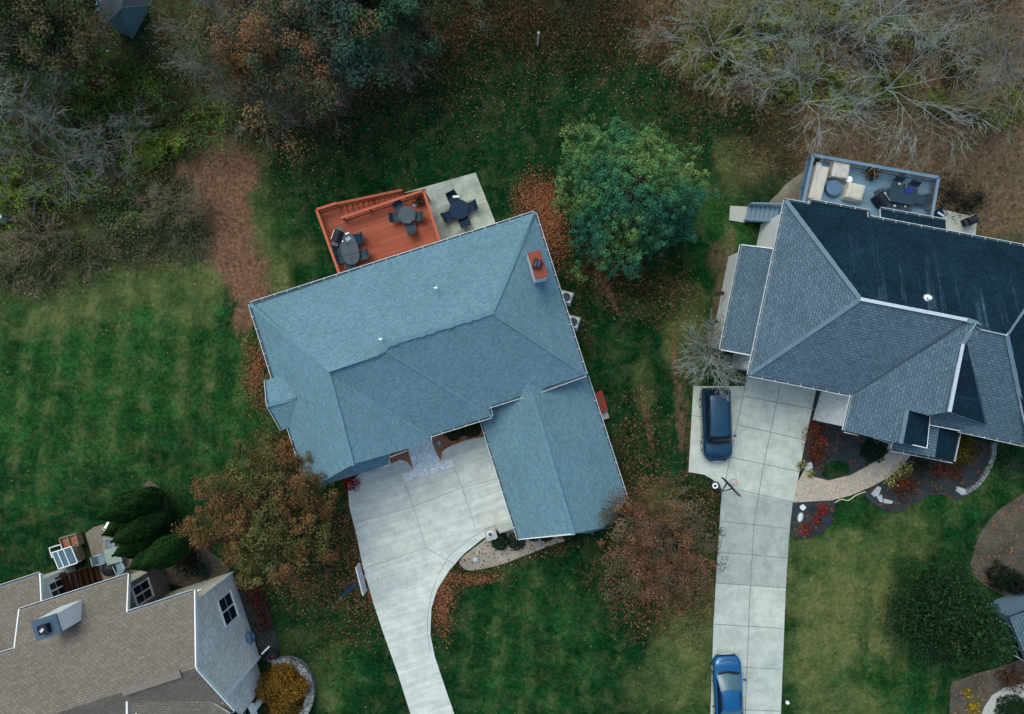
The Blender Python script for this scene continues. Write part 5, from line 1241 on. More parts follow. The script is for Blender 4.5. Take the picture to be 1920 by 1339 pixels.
# urn wall by the garage
t = thing('garden_wall', P(950, 995, 0), 'low pale stone wall with a square end pier at the corner of the garage wing', 'garden wall')
b = MB(); b.beam(P(935, 993, .5), P(972, 981, .5), .32, 1.0); b.build('wall', M['stonepale'], t); b = MB(); b.box(P(920, 1001, .55), (.62, .62, 1.1), R(17)); b.build('pier', M['stonepale'], t)
b = MB(); b.beam(P(934, 993, 1.04), P(972, 981, 1.04), .44, .08); b.box(P(920, 1001, 1.13), (.74, .74, .08), R(17)); b.build('cap_stone', M['concrete_lt'], t)
t = thing('lamp', P(919, 1001, 1.17), 'round blue and white lamp on the pier of the low stone wall', 'lamp'); b = MB(); b.lathe((0, 0, 0), [(.2, 0), (.2, .05)], 16); b.build('base', M['white'], t, local=True); b = MB(); b.lathe((0, 0, .05), [(.1, 0), (.14, .12), (.04, .24)], 12); b.build('globe', M['bluetop'], t, local=True)
# white pipe posts at the wood edge
for (x, y, h, r), lb in zip(((1008, 84, 1.9, .055), (902, 52, 1.0, .05)), ('taller white marker post standing in the leaf litter behind the back lawn', 'shorter white marker post standing in the leaf litter near the woods')):
    t = thing('marker_post', P(x, y, 0), lb, 'post', 'white marker posts at the wood edge'); b = MB(); b.tube([(0, 0, 0), (0, 0, h)], r, 10); b.build('post', M['white'], t, local=True); b = MB(); b.lathe((0, 0, h), [(r * 1.3, -.02), (r * 1.3, .06), (r * .6, .09)], 10); b.build('cap', M['white'], t, local=True)
# wall lights with red edge on the white side wing
for (x, y), lb in zip(((1356, 551), (1345, 604)), ('upper one', 'lower one')):
    t = thing('utility_bracket', P(x, y, 1.6), 'black red-edged bracket on the white side wing, ' + lb, 'bracket', 'black brackets on the side wing')
    b = MB(); b.box((-.25, 0, 0), (.62, .26, .08), R(12)); b.build('panel', M['black'], t, local=True); b = MB(); b.beam((-.1, -.18, .03), (.2, .1, .03), .04, .05); b.build('edge', M['red'], t, local=True)
t = thing('garden_light', P(1473, 1313, 0), 'small white globe light on the lawn edge beside the straight driveway', 'garden light'); b = MB(); b.tube([(0, 0, 0), (0, 0, .3)], .03, 8); b.build('stake', M['zinc'], t, local=True); b = MB(); b.lathe((0, 0, .28), [(.06, 0), (.13, .06), (.13, .14), (.06, .22)], 12); b.build('globe', M['white'], t, local=True, smooth=True)
# hose reels by the grey gable
t = thing('hose_hanger', L3(.12, 4.35, .9), 'pale blue garden hose looped on a hanger on the grey gable wall', 'hose')
b = MB()
for k in range(4): pts = [Vector((.06 * k, math.cos(a) * (.42 - .03 * k), math.sin(a) * (.3 + .03 * k))) for a in [i * math.pi / 8 for i in range(17)]]; b.tube(pts, .03, 5, cap=False)
b.build('hose', plain('pale_blue_hose', (.12, .25, .38), .6), t, local=True); b = MB(); b.box((.05, 0, .25), (.25, .3, .06)); b.build('hanger', M['slategrey'], t, local=True); t.rotation_euler.z = R(18)
t = thing('hose_pot', P(512, 1229, 0), 'round black hose pot with a red nozzle by the corner of the grey gable wall', 'hose pot'); b = MB(); b.lathe((0, 0, 0), [(.42, 0), (.46, .3), (.5, .34), (.42, .36), (.4, .2)], 20); b.build('pot', M['black'], t, local=True)
b = MB()
for k in range(3): pts = [(math.cos(a) * (.34 - .07 * k), math.sin(a) * (.34 - .07 * k), .36 + .02 * k) for a in [i * math.pi / 8 for i in range(17)]]; b.tube(pts, .03, 5, cap=False)
b.build('hose', M['dkmetal'], t, local=True); b = MB(); b.tube([(0, 0, .4), (.1, .12, .5)], [.05, .07], 8); b.build('nozzle', M['red'], t, local=True)
t = thing('satellite_dish', P(501, 1219, .8), 'white dish-shaped downspout elbow beside the black hose pot', 'downspout'); t['label'] = 'short white downspout elbow beside the black hose pot'; t.name = 'downspout'
b = MB(); b.beam((-.35, -.25, 0), (.15, .25, 0), .1, .08); b.build('elbow', M['white'], t, local=True); b = MB(); b.tube([(-.35, -.25, 0), (-.35, -.25, -.78)], .05, 6); b.build('pipe', M['white'], t, local=True)
# garden ornaments
t = thing('stone_ornament', P(1504, 951, 0), 'white flower-shaped stone ornament in the small bed by the driveway', 'ornament', 'white ornaments in the small bed')
b = MB(); b.lathe((0, 0, 0), [(.2, 0), (.2, .1), (.14, .14)], 8); b.build('base', M['rock'], t, local=True); b = MB()
for k in range(4): b.box((math.cos(k * 1.57) * .12, math.sin(k * 1.57) * .12, .16), (.13, .13, .05), k * .8)
b.build('petal', M['white'], t, local=True)
t = thing('bird_bath', P(1499, 969, 0), 'white oval basin lying in the small bed by the driveway', 'basin', 'white ornaments in the small bed', R(-15))
b = MB(); b.lathe((0, 0, 0), [(.3, 0), (.34, .12), (.34, .16), (.26, .1)], 20, sx=.55, sy=1); b.build('basin', M['rock'], t, local=True); b = MB(); b.lathe((0, 0, .1), [(.24, 0), (.24, .02)], 18, sx=.55, sy=1); b.build('water', plain('pale_basin', (.6, .68, .72), .3, .5), t, local=True)
t = thing('garden_spinner', P(1534, 968, 0), 'dark garden stake with crossed arms among the red shrubs', 'garden stake'); b = MB(); b.tube([(0, 0, 0), (0, 0, 1.0)], .03, 6); b.build('stake', M['dkmetal'], t, local=True); b = MB(); b.beam((-.45, .25, 1.0), (.45, -.25, 1.0), .1, .03); b.beam((-.1, -.2, 1.02), (.15, .25, 1.02), .1, .03); b.build('arm', M['navy'], t, local=True)
t = thing('white_frame', P(205, 92, .4), 'small white metal frame lying on the ground below the garden shed', 'frame'); b = MB()
for p, q in (((-.2, -.15), (.2, -.05)), ((.2, -.05), (.22, .2)), ((.22, .2), (-.05, .2))): b.beam((*p, 0), (*q, 0), .05, .05)
b.beam((-.2, -.15, 0), (-.2, -.15, -.4), .04, .04); b.beam((.22, .2, 0), (.22, .2, -.4), .04, .04); b.build('frame', M['white'], t, local=True)
b = MB(); b.prism([P(-30, 398, .5).xy, P(2, 397, .5).xy, P(12, 408, .5).xy, P(4, 416, .5).xy, P(-30, 420, .5).xy], 0, .9); o = b.build('storage_box', M['zinc'], bevel=.04); tag(o, 'pale grey storage box cut by the left edge of the picture', 'box')
# ================================================================== VEGETATION
def leaf_cloud(rng, clumps, per, spread=(.5, .5, .4), up=.6):
    """clumps: Nx3 centres -> leaf centres and normals spread round each clump"""
    c = np.repeat(clumps, per, 0); n = len(c)
    d = rng.normal(size=(n, 3)); d /= np.linalg.norm(d, axis=1, keepdims=True) + 1e-9
    r = rng.random((n, 1)) ** .45; vs_ = np.repeat(rng.uniform(.55, 1.25, (len(clumps), 1)), per, 0); p = c + d * r * vs_ * np.array(spread)
    return p, d * .8 + rng.normal(size=(n, 3)) * .35 + np.array([0, 0, up])
def crown_clumps(rng, n, R_, H_, z0, irregular=.25, lo=.5, zmin=-.35):
    """clump centres over an uneven ellipsoid; z0 = height of its middle"""
    out = []
    ph = rng.random(6) * 6.28
    while len(out) < n:
        d = rng.normal(size=3); d /= np.linalg.norm(d)
        if d[2] < zmin: continue
        a = math.atan2(d[1], d[0]); k = 1 + irregular * (.5 * math.sin(3 * a + ph[0]) + .4 * math.sin(5 * a + ph[1]) + .4 * math.sin(8 * a + ph[2] + 3 * d[2]))
        r = rng.uniform(lo, 1) ** .6 * k
        out.append((d[0] * R_ * r, d[1] * R_ * r, z0 + d[2] * H_ * r))
    return np.array(out)
def branch_geo(rng, levels, start=(0, 0, 0), L0=5.0, r0=.16, spread=.7, kids_=(5, 4, 4, 3), upb=.25, droop=0., sub=3, minr=.008, ratio=.62, droop2=0., trunk=True):
    """recursive limbs -> list of polylines with radii; returns (trunk line, limb lines)"""
    lines = []; tips = []
    def grow(p, d, L, r, lv):
        pts = [p]; rr = [r]; q = p.copy(); dd = d.copy()
        for i in range(sub):
            dd = dd + rng.normal(size=3) * .1; dd[2] += (upb if lv < 2 else 0) * .12 - (droop * .3 if lv >= 2 else 0) - droop2 * .25; dd /= np.linalg.norm(dd)
            q = q + dd * L / sub; pts.append(q.copy()); rr.append(max(minr, r * (1 - .55 * (i + 1) / sub)))
        lines.append((pts, rr, lv))
        if lv >= levels: tips.append(q.copy()); return
        k = kids_[min(lv, len(kids_) - 1)]
        for j in range(k):
            t = rng.uniform(.3, 1.0) if j < k - 1 else 1.0
            i = min(sub - 1, int(t * sub)); f = t * sub - i; b_ = np.array(pts[i]) * (1 - f) + np.array(pts[i + 1]) * f if i < sub else pts[-1]
            s_ = rng.normal(size=3); s_ -= dd * s_.dot(dd); s_ /= np.linalg.norm(s_) + 1e-9
            a = rng.uniform(.35, 1) * spread; nd = dd * math.cos(a) + s_ * math.sin(a)
            grow(np.array(b_), nd, L * ratio * rng.uniform(.75, 1.2), max(minr, rr[i] * .62), lv + 1)
    return lines, tips, grow
def tube_mesh(name, lines, mat, parent=None, sides=3):
    V = []; F = []; o = 0
    for pts, rr, lv in lines:
        pts = np.array(pts); m = len(pts); s_ = 6 if lv <= 0 else (4 if lv == 1 else sides)
        d = np.gradient(pts, axis=0); d /= np.linalg.norm(d, axis=1, keepdims=True) + 1e-9
        ref = np.where(np.abs(d[:, 2:3]) > .9, np.array([[1., 0, 0]]), np.array([[0, 0, 1.]])); x = np.cross(d, ref); x /= np.linalg.norm(x, axis=1, keepdims=True) + 1e-9; y = np.cross(x, d)
        a = np.arange(s_) * 2 * math.pi / s_
        ring = pts[:, None] + (x[:, None] * np.cos(a)[None, :, None] + y[:, None] * np.sin(a)[None, :, None]) * np.array(rr)[:, None, None]
        V.append(ring.reshape(-1, 3)); i = np.arange(m - 1)[:, None]; k = np.arange(s_)[None]; k2 = (k + 1) % s_
        F.append(np.stack([o + i * s_ + k, o + i * s_ + k2, o + (i + 1) * s_ + k2, o + (i + 1) * s_ + k], -1).reshape(-1, 4)); o += m * s_
    return np_mesh(name, np.concatenate(V), np.concatenate(F), mat, parent, smooth=True)
def bare_tree(name, x, y, label, seed, H=9, R_=5, mat='bark_pale', trunk_h=.35, levels=4, kids_=(4, 4, 3, 3), spread=.75, group='bare trees', r0=.15, droop=0., nl=7, lean=(0, 0), leafcols=None, nleaf=0, leafsize=.14, minr=.01, cat='tree'):
    """x, y: pixel of the trunk foot"""
    rng = np.random.default_rng(seed); t = thing(name, P(x, y, 0), label, cat, group); t.location.z = -.05; R_ = R_ * .93
    th = H * trunk_h; tp = [(0, 0, 0), (lean[0] * .3, lean[1] * .3, th * .5), (lean[0], lean[1], th)]
    tr = [([np.array(p, float) for p in tp + [(lean[0] * 1.3, lean[1] * 1.3, th * 1.5)]], [r0 * 1.25, r0 * 1.05, r0 * .9, r0 * .6], 0)]
    tube_mesh('trunk', tr, M[mat] if mat in M else mat, t)
    lines, tips, grow = branch_geo(rng, levels, spread=spread, kids_=kids_, droop=droop, minr=minr, upb=1.0)
    for i in range(nl):
        a = i * 2 * math.pi / nl + rng.uniform(-.3, .3); el = rng.uniform(.25, 1.25); Lr = math.hypot(R_ * math.cos(el), (H - th) * math.sin(el)) * .52
        grow(np.array([lean[0] * 1.1, lean[1] * 1.1, th * rng.uniform(.85, 1.4)]), np.array([math.cos(a) * math.cos(el), math.sin(a) * math.cos(el), math.sin(el)]), Lr, r0 * .55, 1)
    tube_mesh('crown', lines, M[mat], t)
    if nleaf:
        tips = np.array(tips); c = tips[rng.integers(0, len(tips), nleaf)] + rng.normal(size=(nleaf, 3)) * .28
        leaves('foliage', c, rng.normal(size=(nleaf, 3)) + np.array([0, 0, .8]), rng.uniform(.7, 1.2, nleaf) * leafsize, palette(rng, nleaf, leafcols), M['leaf'], t, rng=rng)
    return t
def leafy_tree(name, x, y, label, seed, H, R_, cols, wts=None, ncl=90, per=260, size=.2, lo=.55, irregular=.3, spread=(.7, .7, .5), trunk_r=.2, cat='tree', group=None, stretch=None, zlow=.32, barkm='trunk', branches=True, cvar=.3, zmin=-.35, aspect=.62):
    """x, y: pixel of the crown centre as seen"""
    rng = np.random.default_rng(seed); zc = H * .58
    loc = P(x, y, zc); t = thing(name, (loc.x, loc.y, -.05), label, cat, group)
    cl = crown_clumps(rng, ncl, R_ - spread[0] * .6, H - zc - spread[2] * .5, zc, irregular, lo, zmin)
    if stretch is not None: cl[:, :2] = cl[:, :2] @ np.array(stretch)
    p, nr_ = leaf_cloud(rng, cl, per, spread)
    n = len(p); c = palette(rng, n, cols, wts); k = np.repeat(1 + rng.uniform(-cvar, cvar, (ncl, 1)), per, 0); ca_ = np.array(cols); q_ = np.clip(((vnoise(cl[:, 0] + seed * 3, cl[:, 1] + seed, .35, 2) - .22) * 1.75) * len(ca_), 0, len(ca_) - 1).astype(int)
    hue = np.repeat(ca_[q_], per, 0); c = (c * .5 + hue * .5) * k
    leaves('crown', p, nr_, rng.uniform(.6, 1.25, n) * size, c, M['leaf'], t, rng=rng, aspect=aspect)
    tl = [([np.zeros(3), np.array([.05, .03, zc * .5]), np.array([0, 0, zc]), np.array([0, .05, H * .85])], [trunk_r * 1.3, trunk_r, trunk_r * .7, trunk_r * .2], 0)]
    tube_mesh('trunk', tl, M[barkm], t)
    if branches:
        ln = []
        for q in cl[::6]:
            s_ = np.array([0, 0, max(H * .2, q[2] * .55)]); ln.append(([s_, s_ * .5 + q * .5 + rng.normal(size=3) * .45, q], [trunk_r * .35, trunk_r * .22, .02], 2))
        tube_mesh('branches', ln, M[barkm], t)
    return t
# --- trees in the middle
GRN = [hx('#0f3a2a'), hx('#1d5238'), hx('#2f6a41'), hx('#3f7446'), hx('#14443a')]
def bough_tree(name, x, y, label, seed, H, R_, cols, nb=130, tree_lo=.16):
    """rounded conical crown of upswept boughs that end in points; foliage tufts sit along each bough"""
    rng = np.random.default_rng(seed); zc = H * .5; loc = P(x, y, zc); t = thing(name, (loc.x, loc.y, -.05), label, 'tree'); ca_ = np.array(cols); C_ = []; S_ = []; ln = []
    for i in range(nb):
        f = (i + .5) / nb; z = H * (tree_lo + .78 * f); a = i * 2.39996 + rng.uniform(-.2, .2)
        r = R_ * (1 - f ** 2.3) ** .62 * rng.uniform(.72, 1.1) * (1 + .1 * math.sin(3 * a + 1.3)) + .25; d = np.array([math.cos(a), math.sin(a), 0]); s0_ = np.array([0, 0, z - .12 * r]); e_ = s0_ + d * r + np.array([0, 0, r * .3 + rng.uniform(-.2, .2)])
        ln.append(([s0_, (s0_ + e_) / 2 - np.array([0, 0, .1 * r]), e_], [.06, .04, .01], 2)); k = int(5 + r * 3.2); sd_ = np.array([-d[1], d[0], 0])
        for j in range(k):
            tt = rng.uniform(.25, 1.0) ** .7; w__ = .62 * math.sin(min(1, (1.04 - tt) * 1.9 + .12) * 1.57) * (.35 + .2 * r)
            C_.append(s0_ * (1 - tt) + e_ * tt + sd_ * rng.normal() * w__ * .75 + np.array([0, 0, rng.uniform(-.1, .25)])); S_.append(rng.uniform(.16, .34))
    C_ = np.array(C_); S_ = np.array(S_); m = len(C_); per = 46
    q = np.clip((vnoise(C_[:, 0] + 7, C_[:, 1] + 3, .45, 2) - .3) * 1.6 + (C_[:, 1] / R_) * .28 - C_[:, 0] / R_ * .12 + rng.uniform(-.12, .12, m), 0, .999)
    hue = ca_[(q * len(ca_)).astype(int)] * rng.uniform(.7, 1.3, (m, 1)); d = rng.normal(size=(m * per, 3)); d /= np.linalg.norm(d, axis=1, keepdims=True)
    p = np.repeat(C_, per, 0) + d * (rng.random((m * per, 1)) ** .4) * np.repeat(S_, per)[:, None]; c = np.repeat(hue, per, 0) * rng.uniform(.7, 1.3, (m * per, 1))
    leaves('crown', p, d * .9 + rng.normal(size=p.shape) * .3 + np.array([0, 0, .4]), rng.uniform(.6, 1.2, len(p)) * .115, c, M['leaf'], t, rng=rng, aspect=.6)
    tube_mesh('branches', ln, M['trunk'], t); tube_mesh('trunk', [([np.zeros(3), np.array([0, 0, H * .5]), np.array([0, 0, H * .95])], [.26, .16, .03], 0)], M['trunk'], t); return t
bough_tree('shade_tree', 1181, 364, 'large round dense green tree between the two houses', 11, 9.5, 4.75, [hx('#2f6450'), hx('#3a6e4c'), hx('#48764a'), hx('#567c48'), hx('#64824a'), hx('#6f864e')])
ORG = [hx('#473822'), hx('#5c4a2a'), hx('#6a4a2e'), hx('#6e4a30'), hx('#46502c'), hx('#565a30'), hx('#363e24')]
leafy_tree('autumn_tree', 508, 962, 'orange-brown autumn tree with thinning leaves left of the curved driveway', 21, 8.5, 5.1, ORG, (2, 3, 2, 2, 2, 2, 2), 330, 110, .14, .2, .24, (.5, .5, .4), zmin=-.05, cvar=.45, group='autumn trees beside the curved driveway')
leafy_tree('autumn_tree', 1232, 1018, 'thin orange-brown autumn tree below the corner of the garage wing', 22, 8, 4.2, [hx('#4b4028'), hx('#655038'), hx('#6e4a38'), hx('#7c5440'), hx('#4a4e34'), hx('#5a5a48')], None, 280, 85, .125, .2, .22, (.52, .52, .4), zmin=-.05, cvar=.45, group='autumn trees beside the curved driveway', barkm='bark_grey')
leafy_tree('autumn_tree', 1300, 990, 'x', 23, 5, 1.5, ORG, None, 20, 60, .14) if 0 else None
bare_tree('small_bare_tree', 1322, 668, 'small dense grey bare tree above the parked dark blue vehicle', 31, 4.6, 3.2, 'bark_pale', .2, 4, (5, 5, 4, 4), .8, 'bare trees', .07, nl=15, leafcols=[hx('#5a4a3c'), hx('#5c6258')], nleaf=2600, leafsize=.09, minr=.01)
# dark pine at the lower right
def pine(name, x, y, label, seed, H, R_, cols, nwh=15, group=None):
    rng = np.random.default_rng(seed); t = thing(name, P(x, y, 0), label, 'tree', group); ln = []; pc = []; pn = []
    for i in range(nwh):
        z = H * (.12 + .84 * i / nwh); r = R_ * (1 - i / nwh) ** .75 + .25; k = 9 if i < nwh * .7 else 6
        for j in range(k):
            a = j * 6.283 / k + i * .7 + rng.uniform(-.25, .25); rr = r * rng.uniform(.75, 1.12); d = np.array([math.cos(a), math.sin(a), 0])
            s_ = np.array([0, 0, z]); e_ = s_ + d * rr + np.array([0, 0, rr * .12]); m_ = (s_ + e_) / 2 - np.array([0, 0, .08 * rr]); ln.append(([s_, m_, e_], [.05, .035, .012], 2))
            nn_ = int(230 * rr / R_) + 40; tt = rng.random((nn_, 1)) ** .7; base = s_ * (1 - tt) + e_ * tt; sd_ = np.cross(d, [0, 0, 1]); wd_ = (.18 + .55 * np.sin(tt * 2.6) * rr / R_)
            pc.append(base + sd_ * rng.normal(size=(nn_, 1)) * wd_ + np.array([0, 0, 1]) * rng.normal(size=(nn_, 1)) * .1); pn.append(rng.normal(size=(nn_, 3)) * .5 + np.array([0, 0, .9]))
    p = np.concatenate(pc); n = len(p); leaves('crown', p, np.concatenate(pn), rng.uniform(.6, 1.3, n) * .24, palette(rng, n, cols, None, .35), M['leaf'], t, aspect=.28, rng=rng)
    tube_mesh('branches', ln, M['trunk'], t); tube_mesh('trunk', [([np.zeros(3), np.array([0, 0, H * .5]), np.array([0, 0, H * .97])], [.22, .13, .02], 0)], M['trunk'], t); return t
pine('pine_tree', 1726, 1126, 'large dark green pine on the lower right lawn', 41, 9.5, 3.15, [hx('#122a16'), hx('#18361d'), hx('#244424'), hx('#304e2a'), hx('#0e2216')], 18)
# columnar evergreens
def arbor(seed, H, r, cols):
    rng = np.random.default_rng(seed); n = int(3600 * H * r)
    z = rng.random(n) ** .9; ang = rng.random(n) * 6.283; pr = np.sin(np.clip(z * .93 + .1, 0, 1) * math.pi) ** .55 * np.where(z > .6, np.sqrt(np.clip(1.02 - z, 0, 1)) * 1.0, .63); pr = np.clip(pr, .02, 1)
    lob = 1 + .05 * np.sin(ang * 5 + z * 9 + seed) + .04 * np.sin(ang * 9 - z * 14); rad = r * 1.55 * pr * lob * (1 - .12 * rng.random(n) ** 2)
    p = np.stack([np.cos(ang) * rad, np.sin(ang) * rad, z * H + .1], -1); nr_ = np.stack([np.cos(ang), np.sin(ang), np.full(n, .5)], -1) + rng.normal(size=(n, 3)) * .3
    return p, nr_, rng.uniform(.7, 1.3, n) * .12, palette(rng, n, cols, None, .3), rng, pr
AG = [hx('#0f2a13'), hx('#163816'), hx('#234819'), hx('#34521e'), hx('#123018')]
for i, (tx, ty, H, r, lb) in enumerate(((181, 973, 7.6, .95, 'longest columnar evergreen at the lawn end of the row'), (214, 974, 5.6, .85, 'blunt columnar evergreen second in the row from the lawn'), (193, 1003, 5.4, .7, 'thin-tipped columnar evergreen beside the white chair'),
        (210, 1016, 7.0, .95, 'columnar evergreen with its tip over the tan patio'), (212, 1042, 6.8, .85, 'columnar evergreen with its tip over the green glass table'), (242, 1067, 6.6, .85, 'columnar evergreen reaching to the rear roof edge'), (262, 1064, 7.2, .95, 'last columnar evergreen of the row beside the brick side wall'))):
    k = 1 - H / CAMH; loc = P(tx, ty, H); t = thing('columnar_evergreen', (loc.x, loc.y, 0), lb, 'tree', 'columnar evergreens by the tan patio')
    p, nr_, sz, c, rng, pr = arbor(50 + i, H, r, AG); leaves('crown', p, nr_, sz, c, M['leaf'], t, rng=rng)
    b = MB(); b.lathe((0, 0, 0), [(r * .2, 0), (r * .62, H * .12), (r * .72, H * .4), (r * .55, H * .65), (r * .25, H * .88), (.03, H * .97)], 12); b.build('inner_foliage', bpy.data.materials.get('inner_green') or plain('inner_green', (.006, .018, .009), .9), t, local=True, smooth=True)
# --- shrubs
def shrub(name, x, y, r, h, cols, label, seed, group, per=900, size=.12, dome=True, loose=.0, cat='shrub', stretch=None, zb=0):
    rng = np.random.default_rng(seed); loc = P(x, y, zb + h * .5); t = thing(name, (loc.x, loc.y, zb), label, cat, group)
    n = int(per * (r / .6) ** 2); d = rng.normal(size=(n, 3)); d /= np.linalg.norm(d, axis=1, keepdims=True); d[:, 2] = np.abs(d[:, 2])
    k = 1 + (.12 + loose) * np.sin(d[:, 0] * 5 + seed) * np.cos(d[:, 1] * 6 + seed * 2) + rng.uniform(-.12 - loose, .04 + loose, n)
    p = d * np.array([r, r, h]) * k[:, None]
    if stretch is not None: p[:, :2] = p[:, :2] @ np.array(stretch)
    leaves('foliage', p, d + rng.normal(size=(n, 3)) * .4, rng.uniform(.6, 1.3, n) * size, palette(rng, n, cols, None, .3), M['leaf'], t, rng=rng)
    ln = []
    for i in range(14): a = rng.random() * 6.28; e_ = np.array([math.cos(a) * r * .8, math.sin(a) * r * .8, h * rng.uniform(.4, .95)]); ln.append(([np.zeros(3), e_ * .5 + rng.normal(size=3) * .05, e_], [.03, .02, .008], 2))
    tube_mesh('stems', ln, M['trunk'], t); return t
GB = [hx('#0a2012'), hx('#0e2c15'), hx('#153a1a'), hx('#0a2418')]
gbx = 'clipped round shrubs by the blue-roofed house'
for i, (x, y, r, lb) in enumerate(((937, 1016, .62, 'round clipped dark green shrub nearest the stone pier'), (968, 1016, .58, 'round clipped dark green shrub second from the stone pier'), (1000, 1004, .45, 'round clipped shrub mostly hidden under the gable eave'), (1024, 1003, .5, 'small round clipped shrub peeping out under the middle of the gable eave'), (1070, 1002, .6, 'last round clipped shrub toward the thin autumn tree'),
        (851, 806, .75, 'dark round shrub under the front eave, nearer the flagstone'), (884, 800, .75, 'dark round shrub under the front eave, nearer the garage wing'))):
    shrub('boxwood_shrub', x, y, r, .9, GB, lb, 60 + i, gbx, 1600, .09)
RD = [hx('#7a1c16'), hx('#9c2620'), hx('#5a2a1e'), hx('#b03a2a')]
shrub('red_shrub', 658, 907, .55, .8, [hx('#8c1418'), hx('#b81c1c'), hx('#5a1a14')], 'bright red shrub at the corner where the roof meets the driveway', 70, 'red shrubs', 420, .13, loose=.15)
shrub('red_shrub', 1545, 957, .42, .5, RD, 'largest red shrub in the small bed by the straight driveway', 71, 'red shrubs', 500, .11, loose=.2)
shrub('red_shrub', 1533, 975, .4, .4, RD, 'crescent-shaped red shrub in the middle of the small bed', 72, 'red shrubs', 350, .11, loose=.2, stretch=[[1.1, .3], [0, .6]])
shrub('red_shrub', 1512, 994, .42, .4, RD, 'lowest red shrub in the small bed by the straight driveway', 73, 'red shrubs', 380, .11, loose=.2)
bb_ = 'bushes in the front beds of the slate-roofed house'
RO = [hx('#4a2418'), hx('#6a321f'), hx('#7d3c22'), hx('#3a2a1c')]
for i, (x, y, r, h, cols, lb, lo_) in enumerate(((1534, 830, .8, 1.1, RO, 'rust-coloured loose bush in the bed between driveway and paver walk', .3), (1532, 858, .6, .8, RO, 'small rust-coloured bush just above the grey boulder', .3), (1532, 800, .5, .7, RO, 'rust-brown wispy bush beside the stone-clad corner', .3),
        (1641, 847, .75, 1.2, GB, 'dark green round bush beside the front end of the paver walk', .12), (1700, 912, .75, .8, RO, 'rust-brown bush in the middle of the large mulch bed', .35),
        (1802, 845, 1.1, 1.5, [hx('#5a4a12'), hx('#6e5a18'), hx('#4a4a18'), hx('#3a3c16')], 'large golden-brown bush beside the porch roof corner', .15), (1732, 872, .6, .7, [hx('#16301a'), hx('#23301a'), hx('#302a1a')], 'dark low bush below the porch roof', .3), (1766, 882, .6, .7, RO, 'reddish low bush below the porch roof', .35), (1795, 888, .45, .5, RO, 'small reddish bush farther right in the large mulch bed', .35))):
    shrub('bush', x, y, r, h, cols, lb, 80 + i, bb_, 420 if lo_ > .2 else 900, .12, loose=lo_)
YG = [hx('#8a8a4a'), hx('#a3a060'), hx('#6a7238'), hx('#b5ac70')]
for i, (x, y, r, lb) in enumerate(((1503, 873, .32, 'straw-yellow grass tuft at the driveway corner of the paver walk'), (1520, 888, .3, 'straw-yellow grass tuft beside the grey boulder'), (1672, 902, .4, 'straw-yellow grass clump along the paver walk, lowest one'), (1686, 889, .42, 'straw-yellow grass clump along the paver walk, middle one'), (1700, 876, .42, 'straw-yellow grass clump along the paver walk, upper one'), (1815, 1300, .32, 'small yellow shrub in the corner bed, upper one'), (1826, 1328, .4, 'small yellow shrub in the corner bed, lower one'))):
    shrub('grass_clump', x, y, r, .35, YG if y < 1200 else [hx('#a08a1c'), hx('#8a7a1c'), hx('#b89c2a')], lb, 95 + i, 'yellow clumps along the walks', 420, .13, loose=.3, cat='plant')
shrub('bush', 1900, 1335, 1.0, 1.0, GB, 'dark clipped bush in the bottom right corner', 103, 'bushes at the right edge', 900, .12)
shrub('bush', 1885, 1085, .9, 1.4, [hx('#0c1a10'), hx('#12241a')], 'dark bush above the pale roof at the right edge, left one', 104, 'bushes at the right edge', 700, .13, loose=.15)
shrub('bush', 1915, 1098, .7, 1.2, [hx('#0c1a10'), hx('#12241a')], 'dark bush above the pale roof at the right edge, right one', 105, 'bushes at the right edge', 700, .13, loose=.15)
shrub('bush', 1900, 1275, .9, 1.0, [hx('#4a2a22'), hx('#5c3428'), hx('#2f2a20')], 'red-brown loose bush below the pale-roofed house corner', 106, 'bushes at the right edge', 380, .12, loose=.3)
shrub('bush', 1905, 870, 1.4, 1.0, [hx('#2a4a3a'), hx('#3a5a48'), hx('#1f4030')], 'wispy grey-green bush on the grass right of the curved stone edging', 107, 'bushes at the right edge', 160, .1, loose=.5)
OB = [hx('#7a5a20'), hx('#8a6424'), hx('#6a4a1c'), hx('#5a5220'), hx('#9a6a2a')]
shrub('round_bush', 528, 1296, 1.65, 2.0, OB, 'round golden-orange bush inside the curved dry-stone wall', 108, 'autumn bushes by the grey gable', 1500, .13, loose=.1)
DR = [hx('#4a1c14'), hx('#5f2318'), hx('#3a1a14'), hx('#2a1a14')]
for i, (x, y, r, lb) in enumerate(((464, 1092, .65, 'dark red bush at the top corner of the grey gable wall'), (475, 1116, .7, 'dark red bush in the middle of the gable bed'), (485, 1140, .6, 'dark red bush lower in the gable bed'), (494, 1170, .55, 'brown wispy bush lowest in the gable bed'))):
    shrub('bush', x, y, r, .8, DR, lb, 110 + i, 'autumn bushes by the grey gable', 480, .11, loose=.25)
shrub('bush', 378, 1072, .55, .8, [hx('#0e3a34'), hx('#12443a')], 'teal-green bush in the dark corner behind the brick house', 115, 'bushes behind the brick house', 500, .12, loose=.25)
shrub('bush', 350, 1060, .9, .9, [hx('#141a14'), hx('#241814'), hx('#0c1410')], 'dark brown bush between the evergreens and the autumn tree', 116, 'bushes behind the brick house', 400, .12, loose=.3)
shrub('planter_plant', 1636, 323, .45, .5, [hx('#3a2a14'), hx('#7a4a20'), hx('#1f3020')], 'brown and green leafy potted plant at the middle of the grey deck railing', 120, 'potted plants on the decks', 420, .16, loose=.3, cat='potted plant', zb=GH + .25)
shrub('planter_plant', 1530, 302, .28, .35, [hx('#7a4a20'), hx('#3a2a14')], 'small orange-brown potted plant in the corner of the grey deck', 121, 'potted plants on the decks', 420, .14, loose=.3, cat='potted plant', zb=GH + .25)
